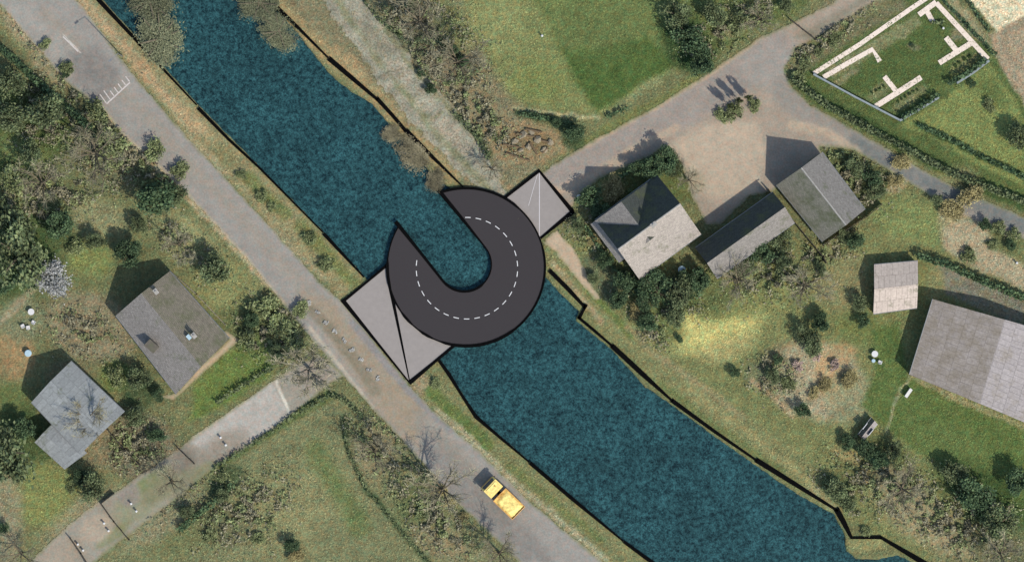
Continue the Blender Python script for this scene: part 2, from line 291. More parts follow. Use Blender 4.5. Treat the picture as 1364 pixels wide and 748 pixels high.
olive = (112, 112, 78); green = (98, 110, 62); lush = (92, 112, 54); dk = (68, 84, 50); dry = (138, 130, 100); yel = (154, 148, 100); brn = (118, 104, 80)
sand = (176, 158, 132); soil = (128, 108, 82); tan = (150, 134, 106); gry = (132, 124, 116); dgr = (54, 72, 46)
G = [
 # west gardens
 ('poly', [(-40, 60), (40, 90), (130, 170), (200, 250), (250, 330), (200, 360), (0, 420), (-40, 300)], 40, (104, 108, 74), .7),
 ('poly', [(-40, 110), (60, 120), (110, 170), (60, 230), (-40, 240)], 26, (80, 94, 52), .85),
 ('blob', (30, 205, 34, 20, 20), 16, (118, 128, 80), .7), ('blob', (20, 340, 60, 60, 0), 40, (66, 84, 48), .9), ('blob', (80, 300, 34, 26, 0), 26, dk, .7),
 ('blob', (150, 210, 60, 36, 30), 30, (112, 106, 84), .8), ('blob', (220, 250, 40, 30, 40), 24, (84, 92, 58), .7), ('blob', (130, 290, 50, 24, 10), 24, (138, 134, 102), .8),
 ('blob', (240, 310, 60, 30, 40), 26, (140, 138, 100), .8), ('blob', (300, 385, 50, 38, 40), 26, (132, 132, 88), .9), ('blob', (120, 345, 30, 24, 0), 18, (126, 134, 78), .8),
 ('blob', (100, 390, 40, 26, 0), 22, (108, 112, 74), .8), ('blob', (122, 435, 64, 44, 20), 26, (132, 120, 98), 1), ('blob', (190, 600, 60, 40, 30), 26, (122, 110, 92), .9), ('blob', (90, 500, 30, 20, 0), 16, (126, 116, 92), .8), ('blob', (20, 470, 26, 34, 0), 16, (156, 126, 92), .9),
 ('blob', (30, 425, 30, 30, 0), 18, (120, 122, 96), .8), ('line', [(-10, 440), (30, 400), (50, 380)], 10, 8, (156, 140, 118), .8), ('blob', (10, 550, 34, 40, 0), 20, (96, 106, 62), .9),
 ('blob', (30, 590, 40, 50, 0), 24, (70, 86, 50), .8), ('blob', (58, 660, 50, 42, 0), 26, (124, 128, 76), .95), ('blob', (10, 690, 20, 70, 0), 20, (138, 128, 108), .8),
 ('blob', (130, 590, 40, 30, 20), 18, (124, 112, 88), .9), ('blob', (185, 590, 40, 40, 20), 20, (112, 104, 86), .9), ('blob', (155, 500, 22, 20, 0), 10, (102, 116, 62), .8),
 ('blob', (185, 520, 22, 26, 0), 14, dgr, .7), ('poly', [(262, 510), (300, 470), (345, 440), (370, 470), (360, 500), (300, 540), (250, 560)], 14, (98, 116, 58), .9),
 ('blob', (330, 440, 40, 26, 40), 20, (88, 98, 62), .7), ('blob', (380, 440, 30, 30, 40), 20, (96, 100, 70), .7),
 ('line', [(130, 142), (200, 212), (262, 272), (329, 345), (380, 400)], 11, 7, (172, 152, 126), .9), ('blob', (40, 40, 50, 20, 42), 16, (158, 140, 116), .9), ('blob', (70, 88, 36, 22, 42), 14, (146, 132, 108), .8),
 ('blob', (100, 112, 26, 18, 42), 14, (120, 118, 88), .7), ('line', [(-10, 50), (60, 116), (118, 160)], 20, 10, (96, 96, 70), .8),
 # strip between road and canal on the west side
 ('poly', [(60, -80), (140, 0), (263, 140), (432, 311), (484, 368), (456, 400), (360, 300), (251, 183), (160, 75), (104, 0)], 10, (142, 130, 98), 1),
 ('line', [(110, 0), (165, 62), (222, 130), (262, 172)], 14, 10, (170, 144, 116), .8), ('blob', (190, 96, 22, 12, 45), 10, (172, 138, 108), .7), ('blob', (255, 160, 26, 12, 45), 10, (168, 142, 110), .7),
 ('line', [(330, 236), (350, 258), (380, 284)], 16, 10, (104, 112, 66), .8), ('line', [(402, 300), (440, 345), (470, 375)], 18, 12, (110, 116, 68), .8), ('blob', (298, 208, 22, 12, 45), 12, (126, 120, 84), .7),
 ('line', [(360, 298), (430, 374)], 8, 6, (150, 138, 112), .7), ('line', [(251, 180), (300, 230)], 8, 6, (158, 142, 114), .7),
 ('poly', [(546, 511), (590, 484), (612, 520), (633, 553), (705, 615), (831, 721), (900, 780), (806, 752), (700, 661), (580, 548)], 10, (122, 120, 84), 1),
 ('line', [(575, 520), (612, 556), (650, 590)], 16, 8, (96, 112, 60), .9), ('line', [(680, 620), (740, 670), (800, 720)], 10, 8, (108, 116, 70), .8), ('blob', (560, 510, 12, 14, 0), 8, (150, 130, 108), .8), ('line', [(585, 548), (640, 596), (700, 656), (806, 745)], 9, 6, (158, 148, 124), .85),
 # meadow, bottom left
 ('poly', [(240, 660), (330, 590), (400, 545), (455, 520), (520, 575), (560, 620), (650, 715), (700, 760), (60, 800), (150, 730)], 16, (118, 118, 86), 1),
 ('blob', (380, 680, 90, 50, -30), 50, (134, 130, 94), .8), ('blob', (250, 712, 60, 26, -35), 30, (112, 114, 76), .7), ('line', [(420, 600), (450, 650), (480, 700)], 26, 22, (100, 112, 68), .8),
 ('line', [(458, 556), (464, 600), (486, 648), (520, 690), (560, 735), (590, 770)], 7, 8, (62, 78, 50), .85), ('blob', (500, 600, 30, 40, 20), 26, (134, 122, 96), .8), ('blob', (560, 680, 36, 34, 40), 24, (98, 106, 70), .8),  # dark curved line: shadow of the ditch painted into the meadow
 ('blob', (590, 722, 44, 18, 20), 16, (140, 126, 100), .8), ('line', [(285, 622), (345, 585), (400, 548), (440, 524)], 12, 9, (86, 102, 58), .8), ('blob', (300, 640, 30, 16, -40), 14, dgr, .6),
 ('blob', (300, 700, 40, 26, 20), 22, (98, 98, 74), .6), ('blob', (220, 690, 60, 18, -36), 16, (138, 128, 108), .6), ('blob', (110, 690, 60, 26, -36), 20, (150, 136, 116), .6),
 ('blob', (570, 640, 10, 60, -40), 14, (120, 116, 88), .7), ('blob', (585, 660, 12, 18, -40), 10, (164, 152, 126), .5),
 # east bank, top
 ('poly', [(352, -6), (440, -40), (700, -40), (700, 140), (720, 230), (672, 262), (620, 250), (541, 174), (500, 130), (437, 80)], 20, (126, 116, 92), 1),
 ('line', [(372, 10), (440, 76), (505, 132), (545, 176), (600, 232)], 22, 14, (156, 134, 98), .85), ('blob', (465, 86, 26, 12, 42), 12, (166, 138, 104), .7),
 ('line', [(480, -10), (520, 40), (560, 90), (612, 150), (655, 215)], 24, 18, (108, 106, 82), .7),
 ('blob', (555, 20, 50, 24, 30), 26, (104, 100, 80), .8), ('blob', (590, 90, 40, 40, 45), 30, (116, 104, 86), .8), ('blob', (640, 150, 50, 26, 45), 26, (130, 118, 94), .8),
 ('blob', (600, 30, 20, 40, -20), 20, (112, 120, 72), .6), ('line', [(500, 20), (525, 40), (550, 60)], 7, 7, dgr, .7), ('line', [(552, 95), (572, 118)], 11, 8, dgr, .8), ('line', [(575, 45), (600, 70), (625, 94)], 12, 8, (72, 80, 54), .8),
 ('line', [(605, 152), (635, 180), (650, 205)], 9, 8, (62, 76, 46), .7),
 # field
 ('poly', [(610, -20), (640, 60), (680, 130), (740, 150), (800, 156), (860, 118), (930, 76), (960, 20), (900, -20)], 18, (122, 126, 80), 1),
 ('poly', [(700, -20), (740, 60), (760, 110), (790, 148), (860, 112), (905, 80), (880, 20), (870, -20)], 16, (104, 116, 68), .95),
 ('poly', [(748, 62), (790, 66), (860, 50), (900, 84), (850, 116), (796, 148), (762, 100)], 12, (76, 98, 48), 1), ('blob', (800, 40, 60, 40, 0), 40, (94, 106, 62), .5), ('blob', (655, 30, 40, 40, 0), 40, (134, 136, 90), .8), ('blob', (720, 110, 36, 26, 0), 30, (118, 126, 72), .7),
 ('poly', [(870, -20), (880, 20), (905, 60), (930, 90), (960, 70), (1010, 40), (1060, 20), (1100, -20)], 14, (94, 106, 62), .9), ('blob', (915, 60, 30, 44, -35), 18, (52, 74, 42), .9), ('blob', (985, 28, 36, 16, -30), 14, (132, 124, 94), .8),  # dark green blob: shade in the field corner painted in
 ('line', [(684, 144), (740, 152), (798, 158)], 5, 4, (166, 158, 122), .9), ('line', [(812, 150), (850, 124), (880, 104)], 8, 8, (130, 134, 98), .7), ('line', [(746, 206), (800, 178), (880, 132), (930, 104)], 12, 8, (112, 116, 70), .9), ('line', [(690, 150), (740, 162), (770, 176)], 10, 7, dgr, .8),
 ('poly', [(640, 170), (700, 160), (745, 175), (762, 200), (720, 222), (660, 215)], 14, (146, 124, 96), .95), ('blob', (706, 188, 30, 12, 5), 10, (112, 94, 70), .5), ('blob', (765, 185, 14, 20, -20), 10, dgr, .7),
 ('blob', (650, 235, 30, 14, 40), 14, (150, 132, 104), .7),
 # north-east
 ('poly', [(1046, 90), (1060, 66), (1130, 30), (1220, -20), (1060, -20), (1100, 0), (1060, 60)], 10, (124, 116, 92), .9), ('poly', [(1050, 96), (1090, 60), (1220, -10), (1250, -20), (1330, 80), (1364, 110), (1460, 200), (1460, 330), (1364, 282), (1280, 246), (1210, 208), (1082, 138)], 8, (86, 100, 56), 1),
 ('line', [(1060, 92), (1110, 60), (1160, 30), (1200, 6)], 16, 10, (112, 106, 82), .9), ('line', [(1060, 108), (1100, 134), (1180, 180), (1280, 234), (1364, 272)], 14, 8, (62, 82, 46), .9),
 ('poly', [(1098, 100), (1230, 12), (1300, 74), (1200, 150)], 6, (80, 96, 52), 1), ('poly', [(1196, 168), (1260, 130), (1316, 86), (1350, 130), (1364, 160), (1364, 250), (1300, 220), (1236, 178)], 8, (122, 130, 76), 1),
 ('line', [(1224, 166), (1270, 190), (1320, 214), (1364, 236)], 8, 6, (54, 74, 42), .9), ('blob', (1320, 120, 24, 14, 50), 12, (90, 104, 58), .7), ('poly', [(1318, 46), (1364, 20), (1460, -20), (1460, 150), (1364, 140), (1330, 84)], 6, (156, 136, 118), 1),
 ('poly', [(1276, -20), (1290, 0), (1326, 42), (1364, 20), (1460, -40)], 5, (214, 196, 172), 1),
 ('poly', [(1252, 0), (1276, 0), (1312, 42), (1320, 60), (1296, 50)], 6, (152, 142, 116), .8), ('poly', [(1098, 92), (1160, 56), (1222, 20), (1232, 30), (1180, 66), (1108, 104)], 5, (132, 128, 96), .8),
 ('blob', (1126, 102, 22, 5, -33), 5, (132, 124, 96), .9), ('blob', (1170, 122, 20, 8, -33), 6, (120, 122, 88), .8), ('blob', (1212, 132, 26, 8, -33), 6, (124, 122, 90), .8), ('blob', (1284, 84, 22, 8, -33), 6, (126, 124, 86), .8), ('blob', (1276, 46, 10, 8, -33), 5, (120, 112, 90), .9), ('blob', (1216, 62, 8, 6, 0), 5, (120, 118, 92), .8),
 # triangle island and yard houses
 ('poly', [(1088, 205), (1120, 196), (1190, 234), (1260, 276), (1364, 318), (1364, 350), (1250, 330), (1160, 300), (1110, 260)], 10, (112, 114, 74), 1),
 ('poly', [(1094, 200), (1130, 204), (1184, 226), (1180, 262), (1150, 274), (1120, 236)], 8, (86, 92, 60), .9), ('blob', (1200, 225, 14, 24, 30), 10, (160, 148, 108), .8), ('blob', (1195, 250, 14, 8, -30), 6, (160, 138, 110), .7),
 ('blob', (1220, 300, 56, 34, 20), 24, (122, 130, 80), .9), ('blob', (1280, 250, 26, 30, 0), 16, (134, 128, 94), .7), ('poly', [(1270, 292), (1300, 296), (1330, 330), (1364, 360), (1364, 382), (1300, 352), (1256, 330)], 10, (166, 148, 126), 1), ('poly', [(1250, 285), (1275, 268), (1300, 290), (1335, 335), (1400, 370), (1400, 400), (1300, 362), (1256, 330)], 14, (162, 146, 124), .8),
 ('blob', (1340, 320, 22, 18, 0), 12, (98, 104, 68), .8),
 ('poly', [(770, 262), (800, 240), (850, 214), (884, 200), (906, 216), (930, 262), (790, 300)], 10, (96, 104, 62), .9), ('blob', (812, 252, 20, 12, -20), 10, (140, 134, 92), .8),
 # east bank, below the bridge
 ('poly', [(722, 330), (790, 300), (940, 360), (1010, 300), (1096, 330), (1160, 300), (1240, 330), (1364, 390), (1364, 640), (1230, 750), (1112, 684), (1007, 612), (893, 532), (815, 460), (770, 420), (735, 362)], 10, (118, 120, 78), 1),
 ('blob', (800, 372, 20, 36, -35), 14, (96, 100, 78), .8), ('line', [(735, 345), (775, 390), (815, 436), (880, 490), (960, 552), (1060, 622), (1110, 660)], 34, 16, (124, 122, 84), 1), ('line', [(736, 352), (776, 398), (800, 430)], 8, 6, (162, 140, 112), .8), ('line', [(745, 336), (800, 402), (840, 448)], 9, 7, (98, 114, 60), .8),
 ('line', [(836, 436), (870, 470), (940, 520), (990, 556)], 8, 8, (140, 128, 96), .8), ('line', [(880, 510), (960, 570), (1040, 626)], 8, 7, (100, 110, 66), .7), ('line', [(920, 520), (1000, 578), (1080, 640)], 8, 8, (150, 140, 98), .7),
 ('blob', (958, 420, 80, 44, -20), 34, (156, 154, 100), .8), ('blob', (955, 432, 62, 34, -20), 22, (186, 176, 112), 1), ('blob', (950, 400, 60, 24, 0), 24, (108, 118, 66), .6), ('blob', (1010, 380, 60, 40, 0), 30, (124, 126, 80), .8), ('blob', (1120, 370, 40, 40, 0), 24, (136, 126, 92), .7), ('blob', (1100, 340, 30, 22, 0), 16, (130, 128, 88), .7), ('blob', (940, 395, 40, 26, 20), 20, (88, 96, 60), .7),
 ('blob', (880, 430, 30, 20, 40), 20, (96, 106, 66), .8), ('blob', (970, 465, 40, 16, -20), 14, (162, 152, 104), .7),
 ('blob', (1070, 500, 56, 44, 20), 22, (136, 124, 98), .95), ('blob', (1090, 508, 62, 50, 20), 22, (160, 146, 124), 1), ('blob', (1105, 500, 18, 34, -10), 12, (184, 150, 114), .85), ('blob', (1125, 470, 16, 14, 0), 10, (170, 138, 104), .7), ('blob', (1130, 530, 30, 36, 0), 20, (136, 132, 104), .8), ('blob', (1020, 500, 30, 20, 20), 16, (104, 108, 84), .7),
 ('line', [(1000, 505), (1030, 530), (1055, 552)], 8, 7, (168, 138, 114), .7), ('blob', (1150, 440, 36, 22, 20), 16, (108, 116, 66), .8),
 ('poly', [(1160, 440), (1196, 430), (1210, 500), (1260, 530), (1364, 566), (1460, 600), (1460, 760), (1364, 700), (1300, 640), (1220, 600), (1146, 540), (1168, 500)], 12, (88, 106, 56), 1),
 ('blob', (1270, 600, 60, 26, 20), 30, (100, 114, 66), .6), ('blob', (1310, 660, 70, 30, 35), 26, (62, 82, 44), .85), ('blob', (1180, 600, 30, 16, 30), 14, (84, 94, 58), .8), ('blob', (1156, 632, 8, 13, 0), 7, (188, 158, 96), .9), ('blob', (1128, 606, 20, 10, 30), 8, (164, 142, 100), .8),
 ('line', [(1208, 506), (1194, 534), (1180, 574)], 4, 3, (146, 142, 110), .9), ('blob', (1200, 650, 50, 24, 35), 22, (124, 118, 94), .9), ('blob', (1240, 700, 80, 26, 32), 26, (150, 136, 108), .95), ('blob', (1115, 650, 26, 16, 45), 14, (84, 92, 60), .8), ('blob', (1155, 725, 26, 10, 0), 8, (138, 134, 92), .9), ('line', [(1080, 650), (1118, 680)], 12, 6, (156, 146, 112), .6),
 ('blob', (1330, 730, 50, 26, 30), 20, (100, 100, 74), .8), ('poly', [(1262, 392), (1240, 346), (1364, 398), (1364, 440)], 8, (126, 120, 112), .9), ('blob', (1245, 380, 12, 28, 0), 10, (136, 132, 94), .8),
 ('line', [(1212, 502), (1270, 528), (1364, 568)], 8, 5, (150, 138, 106), .7),
]
def ground_col(X, Y):
    c = paint(X, Y, olive, G); g = c.mean(-1, keepdims=True); c = (g+(c-g)*.84)*np.array((1.10, 1.10, 1.06))
    return lin(np.clip(c, 0, 255))/K

def axis(lo, hi, st):
    inner = np.arange(lo, hi+.01, st)
    out = st*4*1.35**np.arange(1, 24); out = np.cumsum(out)
    out = out[out < 13000]
    return np.concatenate([lo-out[::-1], inner, hi+out])
ax, ay = axis(-40, 1404, 2.0), axis(-40, 788, 2.0)
GX, GY = np.meshgrid(ax, ay); sd = poly_sd(GX, GY, canal); sdn = sd+2.5*fbm(GX/6, GY/6, 31, 3)
tt = np.clip(sdn/4, 0, 1); GZ = -1.3*tt*tt*(3-2*tt)
GZ += .10*fbm(GX/9, GY/9, 41, 3)*(sd < -8)-.05
V = np.stack([(GX-CX)*S, (CY-GY)*S, GZ], -1).reshape(-1, 3)
ny, nx = GX.shape; idx = np.arange(ny*nx).reshape(ny, nx)
F = np.stack([idx[:-1, :-1], idx[1:, :-1], idx[1:, 1:], idx[:-1, 1:]], -1).reshape(-1, 4)
gc = ground_col(GX, GY).reshape(-1, 3)
tag(link('ground', mesh_np('ground', V, F, M_ground, gc, smooth=True)), kind='structure')
V = [(-1600, -1600, -.35), (1600, -1600, -.35), (1600, 1600, -.35), (-1600, 1600, -.35)]
tag(link('canal_water', mesh_np('canal_water', V, [[0, 1, 2, 3]], M_water)), kind='structure')

def sheet(name, poly, z, base, ops, mat, st=1.5, rag=2.2, warp=.5):
    xs = [p[0] for p in poly]; ys = [p[1] for p in poly]
    X, Y = np.meshgrid(np.arange(min(xs), max(xs)+st, st), np.arange(min(ys), max(ys)+st, st))
    d = poly_sd(X, Y, poly)+rag*fbm(X/8, Y/8, 51, 4)*2
    ok = d > 0; q = ok[:-1, :-1] & ok[1:, :-1] & ok[1:, 1:] & ok[:-1, 1:]
    n_y, n_x = X.shape; ii = np.arange(n_y*n_x).reshape(n_y, n_x)
    F = np.stack([ii[:-1, :-1], ii[1:, :-1], ii[1:, 1:], ii[:-1, 1:]], -1)[q]
    used = np.unique(F); mp = np.full(n_y*n_x, -1); mp[used] = np.arange(len(used)); F = mp[F]
    x, y = X.ravel()[used], Y.ravel()[used]
    V = np.stack([(x-CX)*S, (CY-y)*S, np.full(len(x), z)], -1)
    c = lin(np.clip(paint(x, y, base, ops, warp), 0, 255))/K
    e = np.clip(d.ravel()[used]/7, 0, 1)[:, None]
    gcol = ground_col(x, y); f = np.clip(e*1.3+.25*fbm(x/4, y/4, 61, 3)[:, None], .1, 1)
    return tag(link(name, mesh_np(name, V, F, mat, c*f+gcol*(1-f))), kind='structure')
rd = (148, 141, 134)
sheet('main_road', road_main, .03, rd, [
    ('line', [(60, 20), (180, 140), (330, 300), (430, 410), (540, 530), (680, 680)], 18, 14, (150, 138, 124), .5), ('line', [(0, -10), (70, 60), (120, 110)], 30, 20, (156, 150, 142), .6),
    ('poly', [(90, 70), (130, 60), (160, 100), (136, 140), (100, 110)], 16, (122, 116, 112), .7), ('line', [(84, 48), (106, 70)], 1.6, 1.2, (200, 192, 184), .8),
    ('poly', [(398, 390), (440, 400), (560, 540), (560, 600), (500, 545)], 22, (152, 136, 116), .85), ('line', [(412, 436), (455, 490), (495, 542)], 5, 4, (178, 166, 150), .85),
    ('line', [(415, 412), (440, 440), (480, 490), (500, 520)], 14, 8, (126, 116, 98), .7), ('line', [(470, 430), (545, 520), (600, 572)], 10, 6, (136, 130, 128), .8),
    ('poly', [(560, 590), (600, 600), (700, 700), (740, 748), (690, 748), (600, 660)], 18, (126, 120, 115), .7), ('line', [(560, 560), (640, 640)], 20, 16, (140, 132, 122), .6)], M_road)  # dark polygon: shade of the trees painted on the lower road
sheet('side_road', road_side, .026, (150, 142, 130), [
    ('poly', [(254, 590), (290, 560), (364, 506), (388, 558), (330, 596), (300, 618)], 8, (174, 166, 158), .9), ('line', [(256, 582), (364, 504)], 5, 4, (194, 178, 158), .9), ('line', [(366, 504), (390, 556)], 4, 3, (206, 196, 182), .9),
    ('blob', (300, 600, 36, 22, -35), 18, (134, 122, 108), .7), ('blob', (235, 620, 30, 30, 0), 16, (122, 114, 104), .8), ('blob', (185, 668, 40, 22, -38), 16, (138, 136, 110), .9), ('blob', (200, 640, 30, 10, -38), 8, (120, 124, 88), .8), ('blob', (150, 712, 26, 8, -38), 8, (126, 128, 92), .8), ('blob', (270, 628, 20, 8, -38), 8, (128, 128, 96), .8), ('blob', (170, 655, 16, 20, -30), 10, (142, 132, 124), .8),
    ('line', [(210, 700), (150, 745)], 26, 16, (122, 122, 88), .9), ('blob', (128, 704, 26, 18, -38), 10, (170, 154, 136), .8), ('blob', (215, 650, 30, 14, -38), 12, (126, 122, 94), .8), ('blob', (80, 740, 30, 20, -38), 14, (158, 144, 128), .8), ('line', [(300, 625), (360, 584)], 8, 6, (158, 122, 102), .6), ('blob', (245, 642, 30, 14, -38), 12, (130, 126, 100), .7),
    ('blob', (420, 500, 26, 20, -30), 14, (144, 130, 118), .7)], M_road)
sheet('bridge_road', road_ne, .022, (158, 143, 128), [
    ('line', [(745, 230), (800, 206), (900, 152), (980, 104), (1040, 66)], 44, 16, (150, 139, 131), .9), ('line', [(735, 258), (790, 232), (850, 196), (900, 170)], 12, 8, (180, 158, 136), .8), ('line', [(760, 205), (860, 150), (940, 102), (1010, 54)], 7, 5, (178, 156, 132), .8),
    ('poly', [(880, 200), (940, 165), (1010, 160), (1020, 200), (1006, 262), (940, 264)], 18, (180, 162, 142), .95), ('blob', (1030, 90, 40, 30, 0), 24, (152, 144, 136), .8), ('poly', [(1060, 50), (1110, 20), (1160, -10), (1160, -40), (1215, -40), (1130, 20), (1084, 50)], 12, (132, 124, 108), .9),
    ('line', [(1050, 120), (1100, 160), (1200, 224), (1300, 274), (1400, 320)], 46, 20, (142, 134, 126), .9), ('line', [(1140, 188), (1200, 226), (1280, 262), (1364, 300)], 20, 12, (112, 114, 112), .85),
    ('line', [(1056, 166), (1100, 176), (1140, 202)], 14, 10, (178, 158, 136), .8), ('blob', (925, 240, 12, 14, -30), 12, (146, 136, 112), .6)], M_road)
M_track = painted('stony_track', .55, .3, .1, .12)
sheet('bank_track', track, .018, (148, 142, 126), [('line', [(450, 0), (520, 100), (600, 200), (650, 250)], 9, 8, (124, 124, 92), .7), ('line', [(490, 0), (550, 90), (620, 170)], 6, 6, (126, 124, 94), .7), ('blob', (563, 142, 12, 10, 0), 6, (166, 158, 140), .5), ('blob', (530, 95, 22, 14, 45), 8, (158, 148, 132), .8), ('blob', (500, 52, 26, 14, 45), 12, (140, 134, 116), .8), ('blob', (600, 180, 30, 12, 45), 10, (160, 148, 130), .8),
    ('line', [(505, 105), (520, 96), (535, 92)], 2, 3, (88, 84, 68), .7), ('line', [(552, 132), (560, 128)], 2, 3, (100, 96, 78), .7), ('line', [(575, 160), (590, 150)], 3, 4, (112, 112, 80), .7)], M_track, rag=9, warp=1.3)
sheet('bank_path', path_bank, .018, (182, 160, 136), [], M_road, rag=3)
sheet('garden_path', garden_path, .024, (178, 156, 132), [], M_road, rag=.8)
# painted comb across the road
mb = MB()
def strip(mb, pts, widths, z0, z1):
    pw = [P(*p) for p in pts]; n = len(pw); Lf = []; Rt = []
    for i in range(n):
        a = Vector(pw[max(0, i-1)][:2]); c = Vector(pw[min(n-1, i+1)][:2]); d = (c-a).normalized(); nn = Vector((-d.y, d.x)); h = widths[i]*S/2
        Lf.append((pw[i][0]+nn.x*h, pw[i][1]+nn.y*h)); Rt.append((pw[i][0]-nn.x*h, pw[i][1]-nn.y*h))
    for i in range(n-1): mb.prism([Rt[i], Rt[i+1], Lf[i+1], Lf[i]], z0, z1)
M_road_paint = flat('road_paint', (200, 190, 180), .25, 6, .8, .1, 0)
strip(mb, [(142, 138.5), (173, 110)], [1.8, 1.8], .034, .038)
for k in range(7):
    x, y = 142+31*k/6., 138.5-28.5*k/6.
    l = 1.0 if k < 2 else .62
    strip(mb, [(x-.5, y-1.2), (x-9*l, y-13*l)], [1.3, 1.3], .034, .038)
tag(mb.build('road_marking', M_road_paint), 'white comb shaped stop marking painted across the canal road', 'road marking')
mb = MB(); strip(mb, [(84, 49), (104, 69)], [1.4, 1.2], .034, .038)
tag(mb.build('road_marking', M_road_paint), 'short faded white centre line near the top left of the road', 'road marking')

# ------------------------------------------------------------------ black quay edging along the water
EDGES = []
def edging(pts, wd, label):
    EDGES.append(pts)
    mb = MB(); strip(mb, pts, [v*.98 for v in wd], -1.2, .2)
    tag(mb.build('quay_edge', M_black), label, 'quay edge', 'black quay edges along the canal')
edging([(60, -78), (135, 4), (190, 63), (262, 140)], [6, 6, 4.2, 2], 'black quay edge between road and canal from the top edge to the comb marking')
edging([(264, 144), (305, 186), (345, 223), (430, 309)], [5, 4, 3, 2], 'black quay edge tapering along the green verge, left of the open water')
edging([(431, 311), (458, 340), (485, 369)], [5, 4, 2], 'short black quay edge meeting the large grey ramp at its upper corner')
edging([(585, 480), (598, 498), (614, 524), (633, 553)], [4, 5, 3.5, 5], 'black quay edge running down from the large grey ramp to the bend')
edging([(633, 554), (668, 584), (705, 615)], [5, 3.5, 2], 'black quay edge beside the verge just above the yellow truck')
edging([(706, 616), (760, 662), (830, 720)], [5, 5, 2], 'black quay edge beside the verge right of the yellow truck')
edging([(831, 721), (868, 748), (930, 800)], [4, 5, 6], 'black quay edge leaving the picture at the bottom edge')
edging([(330, -26), (362, 4), (398, 38), (437, 77)], [6, 7, 4.5, 2.5], 'black quay edge behind the overhanging brown tree at the top of the canal')
edging([(438, 78), (470, 105), (503, 133)], [7, 6, 4], 'thick black quay edge beside the orange soil of the far bank')
edging([(502, 131), (524, 155), (541, 175)], [6, 5, 5], 'short bent black quay edge beside the dirt track')
edging([(541, 174), (575, 208), (617, 249)], [7, 5, 2], 'black quay edge behind the brown reed bush ending at the round bridge')
edging([(732, 360), (758, 386), (780, 410)], [6, 6, 4], 'thick black quay edge starting at the right side of the round bridge')
edging([(781, 405), (777, 413), (771, 424)], [5, 4, 5], 'short black return where the quay edge steps back')
edging([(770, 422), (795, 443), (816, 461)], [4, 4, 3], 'black quay edge just below the step in the right bank')
edging([(815, 460), (855, 497), (896, 534)], [7, 7, 3], 'thick black quay edge below the dark garden corner of the right bank')
edging([(895, 533), (950, 573), (1008, 613)], [6, 4.5, 3], 'black quay edge beside the striped dry grass of the right bank')
edging([(1007, 612), (1060, 645), (1116, 680)], [7, 6, 3], 'black quay edge beside whitish foam near the lower right bank')
edging([(1114, 677), (1124, 695), (1134, 715)], [8, 7, 4], 'short thick black quay edge turning down at the lower right corner')
edging([(1133, 716), (1174, 715)], [2.4, 5], 'short level black quay edge at the bottom right')
edging([(1173, 715), (1222, 744), (1300, 790)], [4, 7, 8], 'last black quay edge at the bottom right corner')

# ------------------------------------------------------------------ the horseshoe bridge and its two ramps
def arc(cx, cy, r, a0, a1, n): return [(cx+r*math.cos(R(a0+(a1-a0)*i/n)), cy+r*math.sin(R(a0+(a1-a0)*i/n))) for i in range(n+1)]
BC = (621, 355.5); outer = arc(*BC, 105, 213, -110, 72)
inner = arc(618.5, 352, 36, -39, 141, 30)
br = empty('horseshoe_bridge', P(*BC)); tag(br, 'dark grey horseshoe shaped bridge deck with dashed white centre line over the canal', 'bridge')
def rel(o, root):                            # mesh was built in world coordinates; keep it there under its root
    o.parent = root; o.matrix_parent_inverse = root.matrix_basis.inverted(); return o
bpy.context.view_layer.update()
mb = MB(); mb.prism([P(*p)[:2] for p in outer+inner], .17, .34); rel(mb.build('deck', M_asph), br)
def edge_part(name, pts, wd, z0, z1, root, mat=M_black):
    mb = MB(); strip(mb, pts, wd, z0, z1); return rel(mb.build(name, mat), root)
no = len(outer)
wd_out = []
for i in range(no):
    a = 213-323*i/(no-1)
    wd_out.append(1.6 if a > 182 else 4.2 if a > 168 else 2.4 if a > 150 else (3.6 if int(a/9) % 2 else 1.8) if a > 100 else 4.4 if a > 55 else 3 if a > -15 else 2.2 if a > -50 else 3.6)
edge_part('outer_kerb', outer, wd_out, .12, .40, br)
edge_part('inner_kerb', [(527, 295), (560, 336)]+inner[::-1]+[(618, 294), (584, 253)], [5.5, 4]+[3.4]*16+[1.8]*15+[4, 5.5], .12, .41, br)
mb = MB()
for k in range(24):
    a = -92+k*11.95
    if a > 196: break
    mb = MB(); strip(mb, arc(622, 357, 67.5, a, a+6.2, 2), [1.05]*3, .343, .347); rel(mb.build('lane_dash', M_white), br)
def ramp_thing(quad, label, z):
    r = empty('access_ramp', P(*quad[0])); tag(r, label, 'ramp'); bpy.context.view_layer.update()
    return r
lr = ramp_thing([(458, 401)], 'large pale grey ramp plate with a dark crease between the main road and round bridge', .1)
mb = MB(); mb.prism([P(*p)[:2] for p in [(458, 401), (520, 350), (521, 386), (546, 510)]], -.6, .145); rel(mb.build('plate', M_deck), lr)
mb = MB(); mb.prism([P(*p)[:2] for p in [(521, 386), (560, 400), (606, 459), (546, 510)]], -.6, .150); rel(mb.build('plate', M_deck), lr)
edge_part('edge_beam', [(519, 350), (488, 376), (456, 402)], [4, 3, 4], -.1, .2, lr)
edge_part('edge_beam', [(456, 399), (500, 453), (547, 511)], [6, 3.5, 2], -.1, .21, lr)
edge_part('edge_beam', [(545, 510), (576, 484), (606, 459)], [6, 4, 4], -.1, .22, lr)
edge_part('crease_strip', [(519, 380), (523, 398), (546, 509)], [4.5, 4.5, 1.4], .1, .165, lr)
rr = ramp_thing([(718, 227)], 'small pale grey ramp plate between the round bridge and the upper right road', .1)
mb = MB(); mb.prism([P(*p)[:2] for p in [(670, 265), (718, 227), (763, 282), (715, 322), (690, 300)]], -.6, .148); rel(mb.build('plate', M_deck), rr)
